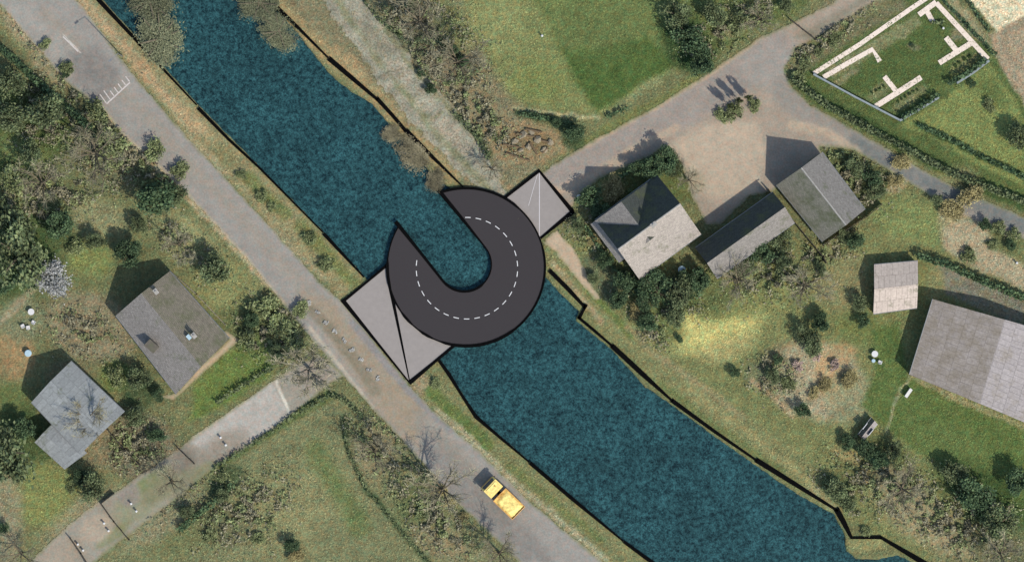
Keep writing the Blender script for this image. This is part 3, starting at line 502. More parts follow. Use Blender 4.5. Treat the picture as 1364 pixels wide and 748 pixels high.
edge_part('edge_beam', [(670, 265), (719, 227)], [4, 4], -.1, .2, rr)
edge_part('edge_beam', [(717, 226), (763, 282)], [3, 6], -.1, .21, rr)
edge_part('edge_beam', [(764, 281), (720, 317)], [6, 3], -.1, .22, rr)
for q in ([(718.5, 229), (718.5, 316)], [(716, 231), (674, 264)], [(716, 232), (704, 274)]): edge_part('seam_line', q, [1.0 if q[0][0] > 717 else .6]*2, .1, .155, rr, M_pale)

# ------------------------------------------------------------------ buildings
def house(name, label, quad, eh, rh, mats, ov=3, chim=(), cat='house', wall=M_wall, ridge=None, vents=()):
    """quad in photo pixels: 0-1 is a gable end, 1-2 an eave side, 2-3 the other gable end, 3-0 the other eave."""
    q = [Vector(P(*p)) for p in quad]; c = sum(q, Vector())/4
    root = empty(name, c); tag(root, label, cat); bpy.context.view_layer.update()
    a, b_ = (q[0]+q[1])/2, (q[2]+q[3])/2; u = (b_-a).normalized(); inset = ov*S
    qi = [c+(p-c)*(1-2*inset/(p-c).length*.9) for p in q]
    ai, bi = (qi[0]+qi[1])/2, (qi[2]+qi[3])/2
    mb = MB()
    for i in range(4):
        p0, p1 = qi[i], qi[(i+1) % 4]; up = Vector((0, 0, 1))
        if i in (0, 2):
            mid = ai if i == 0 else bi
            mb.face([p0+up*-.3, p1+up*-.3, p1+up*(eh-.05), mid+up*(rh-.12), p0+up*(eh-.05)])
        else: mb.face([p0+up*-.3, p1+up*-.3, p1+up*(eh-.05), p0+up*(eh-.05)])
    wl = rel(mb.build('wall', wall), root)
    Ra, Rb = a+Vector((0, 0, rh)), b_+Vector((0, 0, rh)); E = [p+Vector((0, 0, eh)) for p in q]
    for k, (s0, s1, t0, t1) in enumerate(((E[1], E[2], Ra, Rb), (E[3], E[0], Rb, Ra))):
        mb = MB(); L = (s1-s0).length; Wd = (t0-s0).length; th = Vector((0, 0, -.16))
        uv = [(0, 0), (L, 0), (L, Wd), (0, Wd)]
        mb.face([s0, s1, t1, t0], uv); mb.face([s0+th, t0+th, t1+th, s1+th], uv)
        for p_, q_ in ((s0, s1), (s1, t1), (t1, t0), (t0, s0)): mb.face([p_, p_+th, q_+th, q_], [(0, 0), (0, .1), (1, .1), (1, 0)])
        o = rel(mb.build('roof_slope', mats[k]), root)
        mb = MB(); mb.tube(s0+Vector((0, 0, -.05)), s1+Vector((0, 0, -.05)), .08, .08, 6); rel(mb.build('gutter', M_grey), root)
    if ridge:
        mb = MB(); mb.tube(Ra, Rb, .13, .13, 6); rel(mb.build('ridge_cap', ridge), root)
    for (cx, cy, ch) in chim:
        p = P(cx, cy); ang = math.atan2(u.y, u.x)
        mb = MB(); mb.box((p[0], p[1], eh), (.8, .55, rh-eh+ch), ang); ck = rel(mb.build('chimney', M_brick), root)
        mb = MB(); mb.box((p[0], p[1], rh+ch), (.95, .7, .08), ang); mb.box((p[0], p[1], rh+ch+.08), (.25, .25, .25), ang); rel(mb.build('chimney_cap', M_concrete), root)
    for i in (1, 3):                          # windows in the eave walls
        p0, p1 = qi[i], qi[(i+1) % 4]; d = (p1-p0).normalized(); L = (p1-p0).length; nn = Vector((d.y, -d.x, 0)); 
        if nn.dot(p0-c) < 0: nn = -nn
        for k in range(max(1, int(L/3.2))):
            m_ = p0+d*(L*(k+.5)/max(1, int(L/3.2)))+nn*.02; ang = math.atan2(d.y, d.x)
            mb = MB(); mb.box((m_.x, m_.y, 1.0), (1.2, .1, 1.15), ang); f = rel(mb.build('window', M_white), root)
            mb = MB(); mb.box((m_.x, m_.y, 1.08), (1.04, .13, .99), ang); g = mb.build('pane', M_glass); g.parent = f; g.matrix_parent_inverse = f.matrix_basis.inverted()
    p0, p1 = qi[0], qi[1]; d = (p1-p0).normalized(); m_ = (p0+p1)/2; ang = math.atan2(d.y, d.x)
    mb = MB(); mb.box((m_.x, m_.y, 0), (1.0, .12, 2.05), ang); rel(mb.build('door', M_wood), root)
    return root
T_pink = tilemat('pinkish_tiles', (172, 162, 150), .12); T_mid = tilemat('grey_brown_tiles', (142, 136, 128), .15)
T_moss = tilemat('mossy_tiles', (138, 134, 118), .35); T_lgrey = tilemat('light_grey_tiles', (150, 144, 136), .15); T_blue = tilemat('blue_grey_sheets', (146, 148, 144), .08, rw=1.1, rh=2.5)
T_shaded = tilemat('dark_shaded_tiles', (78, 82, 76), .25); T_dark = tilemat('dark_brown_tiles', (132, 124, 108), .3); T_big = tilemat('mottled_sheets', (160, 150, 140), .5, (136, 124, 106), .12, rw=1.0, rh=2.0)  # first one: shade of slopes turned from the sun put into the tile colour
T_shed = tilemat('pale_shed_sheets', (196, 180, 164), .1, v=.1, rw=.9, rh=2.0); T_plain = tilemat('plain_grey_sheets', (160, 152, 147), .25, (142, 132, 118), .12, rw=1.0, rh=2.0)
hm = house('brick_house', 'tall grey tiled house with a steep shade-dark back slope beside the small grey ramp', [(792, 293), (851, 372), (933, 312), (874, 233)], 3.2, 9.8, (T_pink, T_shaded), 3, [(868, 300, .6)], ridge=M_concrete)
# cross wing of the same house: its ridge runs towards the road
def wing(root, q, eh, rh, mats, wall=M_wall):
    q = [Vector(P(*p)) for p in q]; a, b_ = (q[0]+q[1])/2, (q[2]+q[3])/2; Z = lambda v, z: Vector((v.x, v.y, z)); mb = MB()
    c = sum(q, Vector())/4; qi = [c+(p-c)*.93 for p in q]; ai, bi = (qi[0]+qi[1])/2, (qi[2]+qi[3])/2
    mb.face([Z(qi[0], 0), Z(qi[1], 0), Z(qi[1], eh-.05), Z(ai, rh-.15), Z(qi[0], eh-.05)])
    mb.face([Z(qi[1], 0), Z(qi[2], 0), Z(qi[2], eh-.05), Z(qi[1], eh-.05)]); mb.face([Z(qi[3], 0), Z(qi[0], 0), Z(qi[0], eh-.05), Z(qi[3], eh-.05)])
    rel(mb.build('wing_wall', wall), root)
    for k, (s0, s1, t0, t1) in enumerate(((q[1], q[2], a, b_), (q[3], q[0], b_, a))):
        s0, s1, t0, t1 = Z(s0, eh), Z(s1, eh), Z(t0, rh), Z(t1, rh); L = (s1-s0).length; W_ = (t0-s0).length; th = Vector((0, 0, -.15)); mb = MB()
        mb.face([s0, s1, t1, t0], [(0, 0), (L, 0), (L, W_), (0, W_)]); mb.face([s0+th, t0+th, t1+th, s1+th])
        for p_, q_ in ((s0, s1), (s1, t1), (t1, t0), (t0, s0)): mb.face([p_, p_+th, q_+th, q_])
        rel(mb.build('wing_roof', mats[k]), root)
wing(hm, [(866, 240), (786, 299), (824, 350), (904, 291)], 3.1, 8.6, (T_lgrey, T_shaded))
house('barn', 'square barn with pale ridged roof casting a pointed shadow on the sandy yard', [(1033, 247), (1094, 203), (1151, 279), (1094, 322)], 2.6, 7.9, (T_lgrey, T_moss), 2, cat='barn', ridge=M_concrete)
house('long_barn', 'long barn with a shade-dark back slope between the tall grey house and the square barn', [(925, 330), (954, 371), (1057, 297), (1028, 256)], 3.2, 6.6, (T_mid, T_shaded), 2, cat='barn')
house('garden_shed', 'small shed with half grey and half pale roof above the big roof corner', [(1163, 352), (1162, 418), (1220, 410), (1221, 347)], 2.2, 3.6, (T_shed, T_shed), 1, cat='shed')
house('farm_building', 'largest mottled grey roof cut off by the right edge of the picture', [(1209, 498), (1392, 574), (1428, 452), (1240, 398)], 3.2, 5.4, (T_plain, T_big), 1, cat='building')
hA = house('brown_house', 'brown tiled house with two roof windows beside the pale garden path', [(156, 420), (228, 361), (307, 450), (236, 524)], 3, 6.6, (T_dark, T_mid), 2, [(212, 388, .7), (262, 446, .4)])
hB = house('blue_grey_house', 'pale blue grey roofed house left of the brown tiled house, shaded by a bare tree', [(44, 535), (97, 480), (168, 547), (109, 604)], 3, 5.8, (T_blue, T_blue), 1)
wing(hB, [(48, 588), (72, 563), (118, 602), (88, 624)], 2.6, 3.6, (T_blue, T_blue))
for (x, y) in ((205, 460),):
    p = P(x, y); mb = MB(); mb.box((p[0], p[1], 3.9), (1.9, 1.4, 1.9), R(-42)); rel(mb.build('dormer', T_dark), hA)
for (x, y, z) in ((226, 430, 6.0), (255, 448, 6.3)):
    p = P(x, y); mb = MB(); mb.box((p[0], p[1], z-.4), (.8, .6, .7), R(-48)); rel(mb.build('roof_window', M_blue), hA)

# ------------------------------------------------------------------ vegetation
def quads(name, Cn, size, mat, flatz=.6, aspect=1.6):
    n = len(Cn); a = rng.normal(size=(n, 3)); a /= np.linalg.norm(a, axis=1)[:, None]
    b = rng.normal(size=(n, 3)); b[:, 2] *= flatz; b -= a*(a*b).sum(1)[:, None]; b /= np.linalg.norm(b, axis=1)[:, None]
    s_ = (size*rng.uniform(.6, 1.4, n))[:, None] if np.isscalar(size) else (size*rng.uniform(.6, 1.4, n))[:, None]
    V = np.stack([Cn-a*s_*aspect, Cn-b*s_, Cn+a*s_*aspect, Cn+b*s_], 1).reshape(-1, 3)
    return mesh_np(name, V, np.arange(4*n).reshape(n, 4), mat)
def crown_pts(n, lobes, r, zc, zr, shell=.55):
    out = []
    cs = []
    for i in range(lobes):
        th = rng.uniform(0, 2*math.pi); rr_ = math.sqrt(rng.uniform(0, 1))*.68; zz = rng.uniform(-.6, .8)*math.sqrt(1-rr_*rr_)
        cs.append((rr_*math.cos(th), rr_*math.sin(th), zz, rng.uniform(.22, .42)))
    per = n//lobes
    for x, y, z, q in cs:
        d = rng.normal(size=(per, 3)); d /= np.linalg.norm(d, axis=1)[:, None]
        rad = q*(shell+(1-shell)*rng.uniform(0, 1, per)**.5)*rng.uniform(.6, 1.3, per)*np.where(rng.uniform(0, 1, per) < .12, 1.45, 1)
        out.append(np.array([x, y, z])+d*rad[:, None])
    A = np.concatenate(out); A[:, :2] *= r; A[:, 2] = zc+A[:, 2]*zr
    return A
def trunk_mesh(h, r, mat, limbs=6, spread=.6, zf=.35):
    mb = MB(); mb.tube((0, 0, -.1), (0, 0, h*.55), r, r*.7, 8)
    for i in range(limbs):
        t = 2*math.pi*i/limbs+rnd.uniform(-.4, .4); z0 = h*rnd.uniform(zf, .55)
        mb.tube((0, 0, z0), (math.cos(t)*spread, math.sin(t)*spread, z0+h*.3), r*.5, r*.12, 5)
    me = bpy.data.meshes.new('trunk'); me.from_pydata(mb.v, [], mb.f); me.materials.append(mat); return me
def bare_mesh(mat_b, mat_t, R_=1.0, hgt=2.0, nl=9, ns=9, ntw=12, tw=.011):
    """trunk with limbs as one mesh, twigs as another; unit radius"""
    mb = MB(); base = hgt*.28; mb.tube((0, 0, -.05), (0, 0, base), .06, .045, 7); mb.tube((0, 0, base), (0, 0, hgt*.6), .045, .02, 6); tw_v = []; tw_f = []
    def rib(p, q, w_):
        d = q-p; s_ = d.cross(Vector((rnd.gauss(0, 1), rnd.gauss(0, 1), 1.2))); s_ = s_.normalized()*w_ if s_.length > 1e-6 else Vector((w_, 0, 0))
        i = len(tw_v); tw_v.extend([p-s_, p+s_, q+s_*.35, q-s_*.35]); tw_f.append((i, i+1, i+2, i+3))
    for i in range(nl):
        th = 2*math.pi*(i+rnd.uniform(-.35, .35))/nl; L = rnd.uniform(.6, .98); z0 = base+rnd.uniform(0, hgt*.25)
        tip = Vector((math.cos(th)*L, math.sin(th)*L, z0+hgt*rnd.uniform(.25, .5))); p0 = Vector((0, 0, z0)); mid = p0.lerp(tip, .5)+Vector((rnd.gauss(0, .06), rnd.gauss(0, .06), .12))
        mb.tube(p0, mid, .028, .018, 5); mb.tube(mid, tip, .018, .006, 4)
        for k in range(ns):
            f = rnd.uniform(.2, 1); p = p0.lerp(mid, f*2) if f < .5 else mid.lerp(tip, f*2-1)
            a2 = th+rnd.gauss(0, .9); l2 = rnd.uniform(.18, .42)*(1.15-.3*f); q = p+Vector((math.cos(a2)*l2, math.sin(a2)*l2, rnd.uniform(0, .3)))
            mb.tube(p, q, .010, .004, 3)
            for j in range(ntw):
                g = rnd.uniform(.1, 1); pp = p.lerp(q, g); a3 = a2+rnd.gauss(0, 1); l3 = rnd.uniform(.08, .24)
                rib(pp, pp+Vector((math.cos(a3)*l3, math.sin(a3)*l3, rnd.uniform(-.02, .16))), tw*rnd.uniform(.5, 1.2))
    me = bpy.data.meshes.new('trunk'); me.from_pydata(mb.v, [], mb.f); me.materials.append(mat_b)
    mt = mesh_np('crown', np.array([tuple(v) for v in tw_v]), np.array(tw_f), mat_t)
    return me, mt
PROTO = {}
def proto(kind, n=5):
    if kind in PROTO: return PROTO[kind]
    L = []
    for i in range(n):
        if kind == 'ever': L.append((trunk_mesh(1.6, .09, M_bark), quads('crown', crown_pts(2600, 20, 1, .95, .6, .3), .038, L_ever)))
        elif kind == 'dark': L.append((trunk_mesh(1.6, .09, M_bark), quads('crown', crown_pts(3000, 16, 1, 1.05, .8, .35), .042, L_dark)))
        elif kind == 'shrub': L.append((trunk_mesh(.5, .05, M_bark), quads('crown', crown_pts(1500, 16, 1, .42, .36, .3), .045, L_shrub)))
        elif kind == 'olive': L.append((trunk_mesh(1.2, .08, M_bark, 8, .8), quads('crown', crown_pts(6500, 50, 1, .6, .26, .15), .014, L_olive, .4, 3.4)))
        elif kind == 'reed': L.append((trunk_mesh(.5, .03, M_palebark, 8, .6), quads('crown', crown_pts(5200, 40, 1, .32, .2, .15), .017, L_reed, .5, 2.8)))
        elif kind == 'dry': L.append((trunk_mesh(.6, .05, M_palebark), quads('crown', crown_pts(2600, 18, 1, .5, .4, .4), .032, L_dry, .6, 2.2)))
        elif kind == 'bloss': L.append((trunk_mesh(1.2, .07, M_bark), quads('crown', crown_pts(3600, 30, 1, .9, .5, .4), .030, L_bloss)))
        elif kind == 'pink': L.append((trunk_mesh(.6, .05, M_bark), quads('crown', crown_pts(1200, 12, 1, .6, .45, .4), .06, L_pink)))
        elif kind == 'white': L.append((trunk_mesh(.6, .05, M_bark), quads('crown', crown_pts(300, 5, 1, .6, .45, .4), .14, L_white)))
        elif kind == 'box': L.append((None, quads('crown', crown_pts(500, 8, 1, .6, .6), .12, L_box)))
        elif kind == 'bare': L.append(bare_mesh(M_bark, L_twig, nl=8, ns=8, ntw=10, tw=.008))
        elif kind == 'palebare': L.append(bare_mesh(M_palebark, L_twig, tw=.014))
    PROTO[kind] = L; return L
NAMES = dict(ever='evergreen_tree', dark='dark_conifer', shrub='garden_shrub', olive='overhanging_tree', reed='reed_bush', dry='dry_bush', bloss='blossoming_tree', pink='flowering_bush', white='whitish_street_tree', box='box_ball', bare='bare_tree', palebare='pale_bare_tree')
CATS = dict(ever='tree', dark='tree', shrub='shrub', olive='tree', reed='bush', dry='bush', bloss='tree', pink='bush', white='tree', box='shrub', bare='tree', palebare='tree')
cnt = 0
def plant(kind, x, y, r, label, group=None, hs=1.0, sx=1.0, rz=None):
    """x, y and crown radius in photo pixels"""
    global cnt; L = proto(kind); tr, cr = L[cnt % len(L)]; cnt += 1
    root = empty(NAMES[kind], P(x, y, -.03), rnd.uniform(0, 6.28) if rz is None else R(rz)); s_ = r*S; g_ = rnd.uniform(.82, 1.22) if sx == 1 else 1; root.scale = (s_*sx*g_, s_/g_, s_*hs)
    tag(root, label, CATS[kind], group)
    if tr: link('trunk', tr, root)
    link('crown', cr, root)
    return root
# overhanging crowns at the water
plant('olive', 214, 52, 34, 'olive brown leafy tree hanging over the water from the left bank, upper half', hs=.5, sx=1.35, rz=-70)
plant('olive', 200, 2, 34, 'olive brown tree over the water at the top edge left of the canal', hs=.5)
plant('olive', 372, 42, 25, 'olive brown tree hanging over the right side of the canal at the top edge', hs=.5, sx=1.5, rz=-38)
plant('olive', 346, 4, 30, 'olive tree cut off by the top edge right of the open water', hs=.5)
plant('reed', 548, 206, 21, 'wide brown reed bush on the water beside the quay edge above the bridge', hs=.5, sx=1.7, rz=-45)
plant('reed', 580, 240, 17, 'small brown reed bush touching the tip of the round bridge', hs=.5)
plant('reed', 522, 178, 15, 'smallest brown reed tuft reaching into the canal above the bridge', hs=.5)
# west gardens
W = [('dark', 208, 262, 30, 'large dark conifer beside the road, the biggest left of the wide road'), ('ever', 236, 262, 18, 'green tree leaning out toward the road kerb beside the large dark conifer'), ('dark', 172, 336, 21, 'small dark conifer above the brown tiled house'),
     ('ever', 185, 300, 14, 'small evergreen between the two dark conifers left of the road'), ('ever', 288, 356, 26, 'rounded evergreen between the road and the brown tiled house'), ('ever', 30, 340, 48, 'broad dark green tree left of the grey white blossoming tree'),
     ('dark', 80, 302, 22, 'dark round tree above the grey white blossoming tree'), ('ever', 14, 290, 34, 'evergreen tree at the left edge above the broad dark tree'), ('bloss', 70, 368, 29, 'round greyish white blossoming tree at the left'),
     ('ever', 14, 600, 44, 'large green tree at the left edge beside the pale blue grey house'), ('dark', 30, 572, 20, 'dark top of foliage below the large green left edge tree'), ('ever', 186, 505, 20, 'dark garden tree just below the brown tiled house'),
     ('dark', 212, 526, 10, 'small dark bush at the lower corner of the brown tiled house'), ('ever', 182, 556, 17, 'evergreen bush right of the pale blue grey house'), ('dark', 210, 580, 12, 'dark bush beside the upper end of the side road'), ('shrub', 155, 500, 17, 'light green round shrub between the two left houses'),
     ('ever', 124, 650, 23, 'dark green bush below the annex of the blue grey house'), ('dark', 108, 634, 12, 'small dark bush touching the annex of the blue grey house'), ('shrub', 96, 648, 10, 'small pale green shrub left of the bush below the annex'), ('dark', 5, 702, 9, 'dark bush at the left edge near the bottom'),
     ('shrub', 350, 410, 22, 'green shrub at the road edge right of the brown house'), ('dark', 335, 425, 12, 'dark bush beside the road, right of the brown house'), ('shrub', 330, 448, 18, 'shrub at the corner of the pale garden path'), ('shrub', 375, 432, 20, 'roadside shrub above the side road junction'),
     ('shrub', 392, 458, 14, 'shrub at the corner of the road junction'), ('shrub', 130, 150, 20, 'shrub at the end of the dark leafy strip near the comb marking'), ('ever', 60, 150, 30, 'green tree left of the dark leafy strip at the upper left'), ('ever', 18, 110, 24, 'green tree at the left edge under the dark leafy strip'), ('ever', 18, 160, 26, 'low dark tree at the left edge beside the small lawn'),
     ('shrub', 150, 190, 26, 'shrub left of the road below the comb marking'), ('shrub', 60, 60, 10, 'low shrub on the dry verge at the top left'), ('shrub', 88, 92, 12, 'small shrub on the verge beside the faded centre line'), ('dark', 88, 100, 6, 'tiny dark bush on the verge above the comb marking'),
     ('bare', 130, 205, 50, 'bare brown tree in the garden left of the road below the comb marking'), ('bare', 60, 245, 40, 'bare tree above the dark round tree at the left'), 
     ('bare', 120, 555, 36, 'bare tree shading the roof of the pale blue grey house'), ('bare', 230, 640, 28, 'bare tree over the middle of the side road'), ('bare', 240, 325, 26, 'bare tree on the dry grass left of the road'),
     ('palebare', 412, 490, 40, 'pale bare tree at the road junction with light limbs'), ('bare', 590, 650, 44, 'bare tree shading the road left of the yellow truck'), ('bare', 665, 735, 34, 'bare tree at the bottom edge beside the road'),
     ('bare', 500, 600, 30, 'bare tree beside the curved dark ditch in the meadow'), ('dry', 590, 652, 9, 'pale dry bush at the road edge left of the truck'), ('dry', 600, 668, 8, 'second pale dry bush at the road edge below the first'), ('dry', 618, 688, 8, 'lowest pale dry bush on the road edge left of the truck'),
     ('dark', 388, 724, 12, 'dark bush in the meadow at the bottom edge'), ('ever', 296, 660, 12, 'dark green bush at the lower end of the meadow hedge'), ('shrub', 280, 712, 12, 'low shrub below the dark meadow hedge'), ('shrub', 345, 716, 11, 'low shrub in the lower meadow left of the dark bush'), ('dry', 395, 740, 12, 'pale bush at the bottom edge under the dark meadow bush'),
     ('shrub', 300, 636, 12, 'shrub where the side road narrows beside the meadow'), ('shrub', 350, 262, 10, 'green shrub on the canal verge right of the wide road'), ('shrub', 362, 276, 8, 'small green shrub below another on the canal verge'), ('shrub', 412, 318, 12, 'green shrub on the verge left of the short quay edge'), ('shrub', 435, 352, 13, 'green shrub on the verge above the large grey ramp'),
     ('shrub', 322, 232, 9, 'uppermost green shrub on the canal verge'), ('shrub', 580, 510, 9, 'green shrub below the large grey ramp on the canal verge'), ('bare', 30, 735, 30, 'bare tree at the bottom left corner')]
for a in W: plant(*a)
# east side
E_ = [('dark', 915, 50, 24, 'dark tree on the field edge at the top'), ('dark', 935, 84, 20, 'dark bush in the field corner beside the upper road'), ('ever', 900, 20, 24, 'green tree at the top edge in the field corner'), ('ever', 952, 20, 20, 'green tree at the top edge right of the field corner'),
      ('ever', 1046, 8, 12, 'dark bush at the top edge beside the gate'), ('shrub', 985, 30, 16, 'shrub between the field trees and the gate'), ('bare', 1010, 26, 26, 'bare tree left of the gate at the top edge'), ('dark', 765, 176, 15, 'dark bush on the field corner above the small ramp'), ('dark', 742, 164, 8, 'small dark bush on the ditch left of the field corner bush'),
      ('dark', 574, 118, 9, 'dark bush beside the dirt track on the right bank'), ('dark', 560, 98, 7, 'small dark bush above another beside the dirt track'), ('bare', 560, 30, 46, 'bare brown tree at the top edge right of the dirt track'), ('bare', 610, 84, 44, 'bare tree between dirt track and the field'), 
      ('dark', 606, 66, 7, 'dark bush in the scrub at the left of the field'), ('dark', 616, 82, 9, 'lower dark bush in the scrub at the left of the field'), ('bare', 655, 225, 22, 'small bare tree above the round bridge'),
      ('shrub', 978, 150, 15, 'low olive bush on the green island beside the upper road'), ('shrub', 960, 154, 12, 'left tip shrub of the green island in the yard'), ('shrub', 1006, 142, 11, 'green bush on the right end of the green island'),
      ('dry', 818, 252, 20, 'yellowish bush beside the road above the tall grey house'), ('dark', 784, 264, 18, 'dark bush at the corner of the small grey ramp'), ('dark', 800, 284, 16, 'dark bush against the gable of the tall grey house'), ('ever', 888, 208, 15, 'round green tree at the yard edge behind the tall grey house'), ('dark', 850, 226, 14, 'dark hedge tree between road and the tall grey house'), ('bare', 918, 240, 20, 'bare tree in the sandy yard right of the tall grey house'),
      ('dry', 790, 318, 11, 'pale bush at the left gable foot of the tall grey house'), ('dark', 806, 346, 13, 'dark bush below the left gable of the tall grey house'), ('dark', 832, 372, 18, 'dark tree below the corner of the tall grey house'), ('dark', 822, 398, 15, 'dark tree beside the bank path'), ('dark', 870, 376, 22, 'dark tree below the tall grey house'), ('ever', 905, 392, 24, 'evergreen below the long barn, left'),
      ('dark', 862, 430, 15, 'isolated dark bush above the right canal bank'), ('dry', 848, 416, 14, 'bright yellowish bush beside the isolated dark bush'), ('dark', 930, 370, 18, 'dark tree at the left end of the long barn'), ('dark', 1010, 336, 20, 'dark tree below the long barn'), ('ever', 985, 352, 20, 'evergreen below the middle of the long barn'), ('bare', 980, 372, 34, 'bare tree in the garden below the long barn'), ('ever', 1040, 320, 20, 'evergreen between the two barns'),
      ('dry', 958, 356, 14, 'pale bush at the lower wall of the long barn'), ('dry', 1020, 308, 14, 'pale bush over the right end of the long barn'), ('ever', 900, 422, 16, 'low evergreen at the left of the yellow meadow'), ('dark', 1092, 430, 15, 'dark tree right of the yellow meadow'), ('ever', 1070, 445, 16, 'evergreen left of the flower garden top'), ('ever', 1084, 460, 18, 'green bush above the flower garden'), ('ever', 1146, 405, 14, 'green bush left of the small shed'), ('dark', 1150, 428, 11, 'dark bush below the small shed corner'),
      ('ever', 1094, 360, 10, 'narrow evergreen below the square barn'), ('dark', 1140, 322, 14, 'dark bush between the square barn and the small shed'), ('ever', 1124, 314, 12, 'evergreen at the lower corner of the square barn'), ('bare', 1070, 380, 34, 'bare tree in the middle of the right garden'), 
      ('dry', 1200, 218, 14, 'pale yellow tree top standing on the grey road verge'), ('dry', 1192, 240, 12, 'pale bush below the pale yellow verge tree'), ('dry', 1268, 280, 18, 'broad pale bush on the road verge right of the garden lawn'), ('dry', 1290, 262, 20, 'tall pale tree beside the lower right road'), ('ever', 1248, 266, 10, 'green bush left of the broad pale verge bush'), ('dark', 1312, 298, 10, 'dark bush by the road near the right edge'),
      ('shrub', 1330, 304, 12, 'grey green round bush by the road near the right edge'), ('shrub', 1350, 312, 12, 'round bush at the right edge below the road'), ('dark', 1346, 326, 8, 'dark bush at the right edge above the cream object'), ('shrub', 1322, 326, 10, 'yellow green bush left of the cream object'), ('dark', 1160, 236, 14, 'dark scrub bush between barn and grey road'), ('ever', 1140, 224, 16, 'scrub bush right of the barn roof'), ('ever', 1165, 256, 14, 'lower scrub bush right of the barn'),
      ('ever', 1028, 500, 13, 'green bush at the left of the flower garden'), ('dark', 1036, 478, 8, 'dark bush at the upper left of the flower garden'), ('dark', 1070, 545, 12, 'dark bush below the flower garden'), ('shrub', 1050, 510, 12, 'low shrub in the flower garden'), ('pink', 1063, 487, 9, 'round pinkish flowering bush in the flower garden'), ('pink', 1028, 492, 6, 'small whitish flowering bush left in the flower garden'),
      ('pink', 1088, 474, 8, 'pale flowering bush at the top of the flower garden'), ('dry', 1100, 512, 12, 'yellowish bush in the middle of the flower garden'), ('pink', 1112, 486, 9, 'pink flowering bush at the right of the flower garden'), ('dry', 1130, 505, 14, 'pale bush at the right of the flower garden'), ('dry', 1084, 522, 10, 'pale bush low in the flower garden'),
      ('dark', 1128, 588, 12, 'dark low tree left of the tiny hut'), ('dark', 1152, 600, 15, 'dark tree below the tiny hut'), ('dark', 1170, 612, 14, 'dark tree right below the tiny hut'), ('ever', 1190, 598, 14, 'green tree right of the tiny hut at the lawn edge'), ('ever', 1112, 650, 18, 'green bush on the bank near the bend of the quay edge'), ('ever', 1130, 668, 14, 'green bush nearest the bend of the quay edge'), ('bare', 1200, 650, 40, 'bare tree below the tiny hut'),
      ('dark', 1296, 656, 26, 'large dark tree on the lower right lawn'), ('ever', 1330, 694, 28, 'green tree near the lower right corner'), ('dark', 1355, 640, 20, 'dark tree at the right edge of the lawn'), ('ever', 1270, 626, 20, 'green tree above the large dark lawn tree'), ('bare', 1330, 735, 34, 'bare tree at the lower right corner'), ('dark', 978, 496, 8, 'dark bush below the yellow meadow'), ('dark', 905, 452, 6, 'tiny dark bush left of the yellow meadow'),
      ('shrub', 1155, 706, 9, 'small green bush above the level quay edge'), ('dark', 1295, 112, 6, 'small dark corner bush outside the walled garden'), ('shrub', 1063, 104, 13, 'green bush at the left corner of the walled garden verge'), ('shrub', 1072, 84, 12, 'brownish bush above the left corner of the walled garden'), ('shrub', 1112, 54, 11, 'bush on the verge above the walled garden wall'), ('shrub', 1092, 70, 9, 'low bush on the verge between gate and walled garden'), ('ever', 1216, 62, 4, 'small green bush in the middle of the walled lawn'),
      ('ever', 1356, 182, 20, 'dark green tree at the right edge below the walled garden'), ('shrub', 1318, 140, 11, 'green shrub right of the walled garden')]
for a in E_: plant(*a)
for x_, y_, l_ in ((972, 142, 'left slim column added on the green island to cast a bar shadow'), (983, 136, 'middle slim column added on the green island to cast a bar shadow'), (996, 131, 'right slim column added on the green island to cast a bar shadow')): plant('shrub', x_, y_, 6, l_, 'slim columns added to cast bar shadows', hs=9.5)  # columns added to throw the three bar shadows across the road
for a in [('shrub', 20, 240, 22, 'pale green shrub at the left edge beside the small lawn'), ('ever', 130, 322, 16, 'green tree above the left end of the brown tiled house'), ('shrub', 100, 330, 14, 'pale green shrub right of the dark round tree'), ('dark', 884, 214, 20, 'dark round tree added for shade between the road and the back roof corner'),  # last one: dark crown added where the house shadow falls
          ('dark', 860, 400, 18, 'dark tree in the garden corner above the quay step'), ('dark', 906, 372, 16, 'dark tree beside the pale blue lidded barrel'), ('ever', 1045, 350, 14, 'evergreen at the fence below the two barns'), ('ever', 372, 468, 13, 'green bush at the upper side of the road junction'),
          ('dark', 868, 222, 18, 'dark tree added for shade at the back eaves of the tall grey house'), ('ever', 898, 226, 13, 'green tree at the back corner of the tall grey house'), ('ever', 965, 345, 15, 'evergreen leaning on the lower eaves of the long barn'), ('ever', 998, 322, 13, 'evergreen over the lower roof of the long barn'),  # dark tree behind the tall house added to widen its shadow
          ('ever', 770, 300, 12, 'evergreen below the right corner of the small ramp'), ('ever', 790, 370, 10, 'green bush at the bank path bend'), ('dark', 846, 358, 9, 'small dark bush at the lowest house corner'), ('shrub', 205, 200, 18, 'green shrub on the dry kerb left of the road'), ('ever', 40, 205, 20, 'green tree below the small left lawn'),
          ('shrub', 240, 228, 16, 'shrub at the kerb above the large dark conifer'), ('shrub', 400, 410, 14, 'shrub beside the road opposite the large ramp'), ('shrub', 1290, 340, 14, 'green shrub above the hedge of the largest roof'), ('ever', 250, 680, 12, 'evergreen at the middle of the short meadow hedge')]: plant(*a)
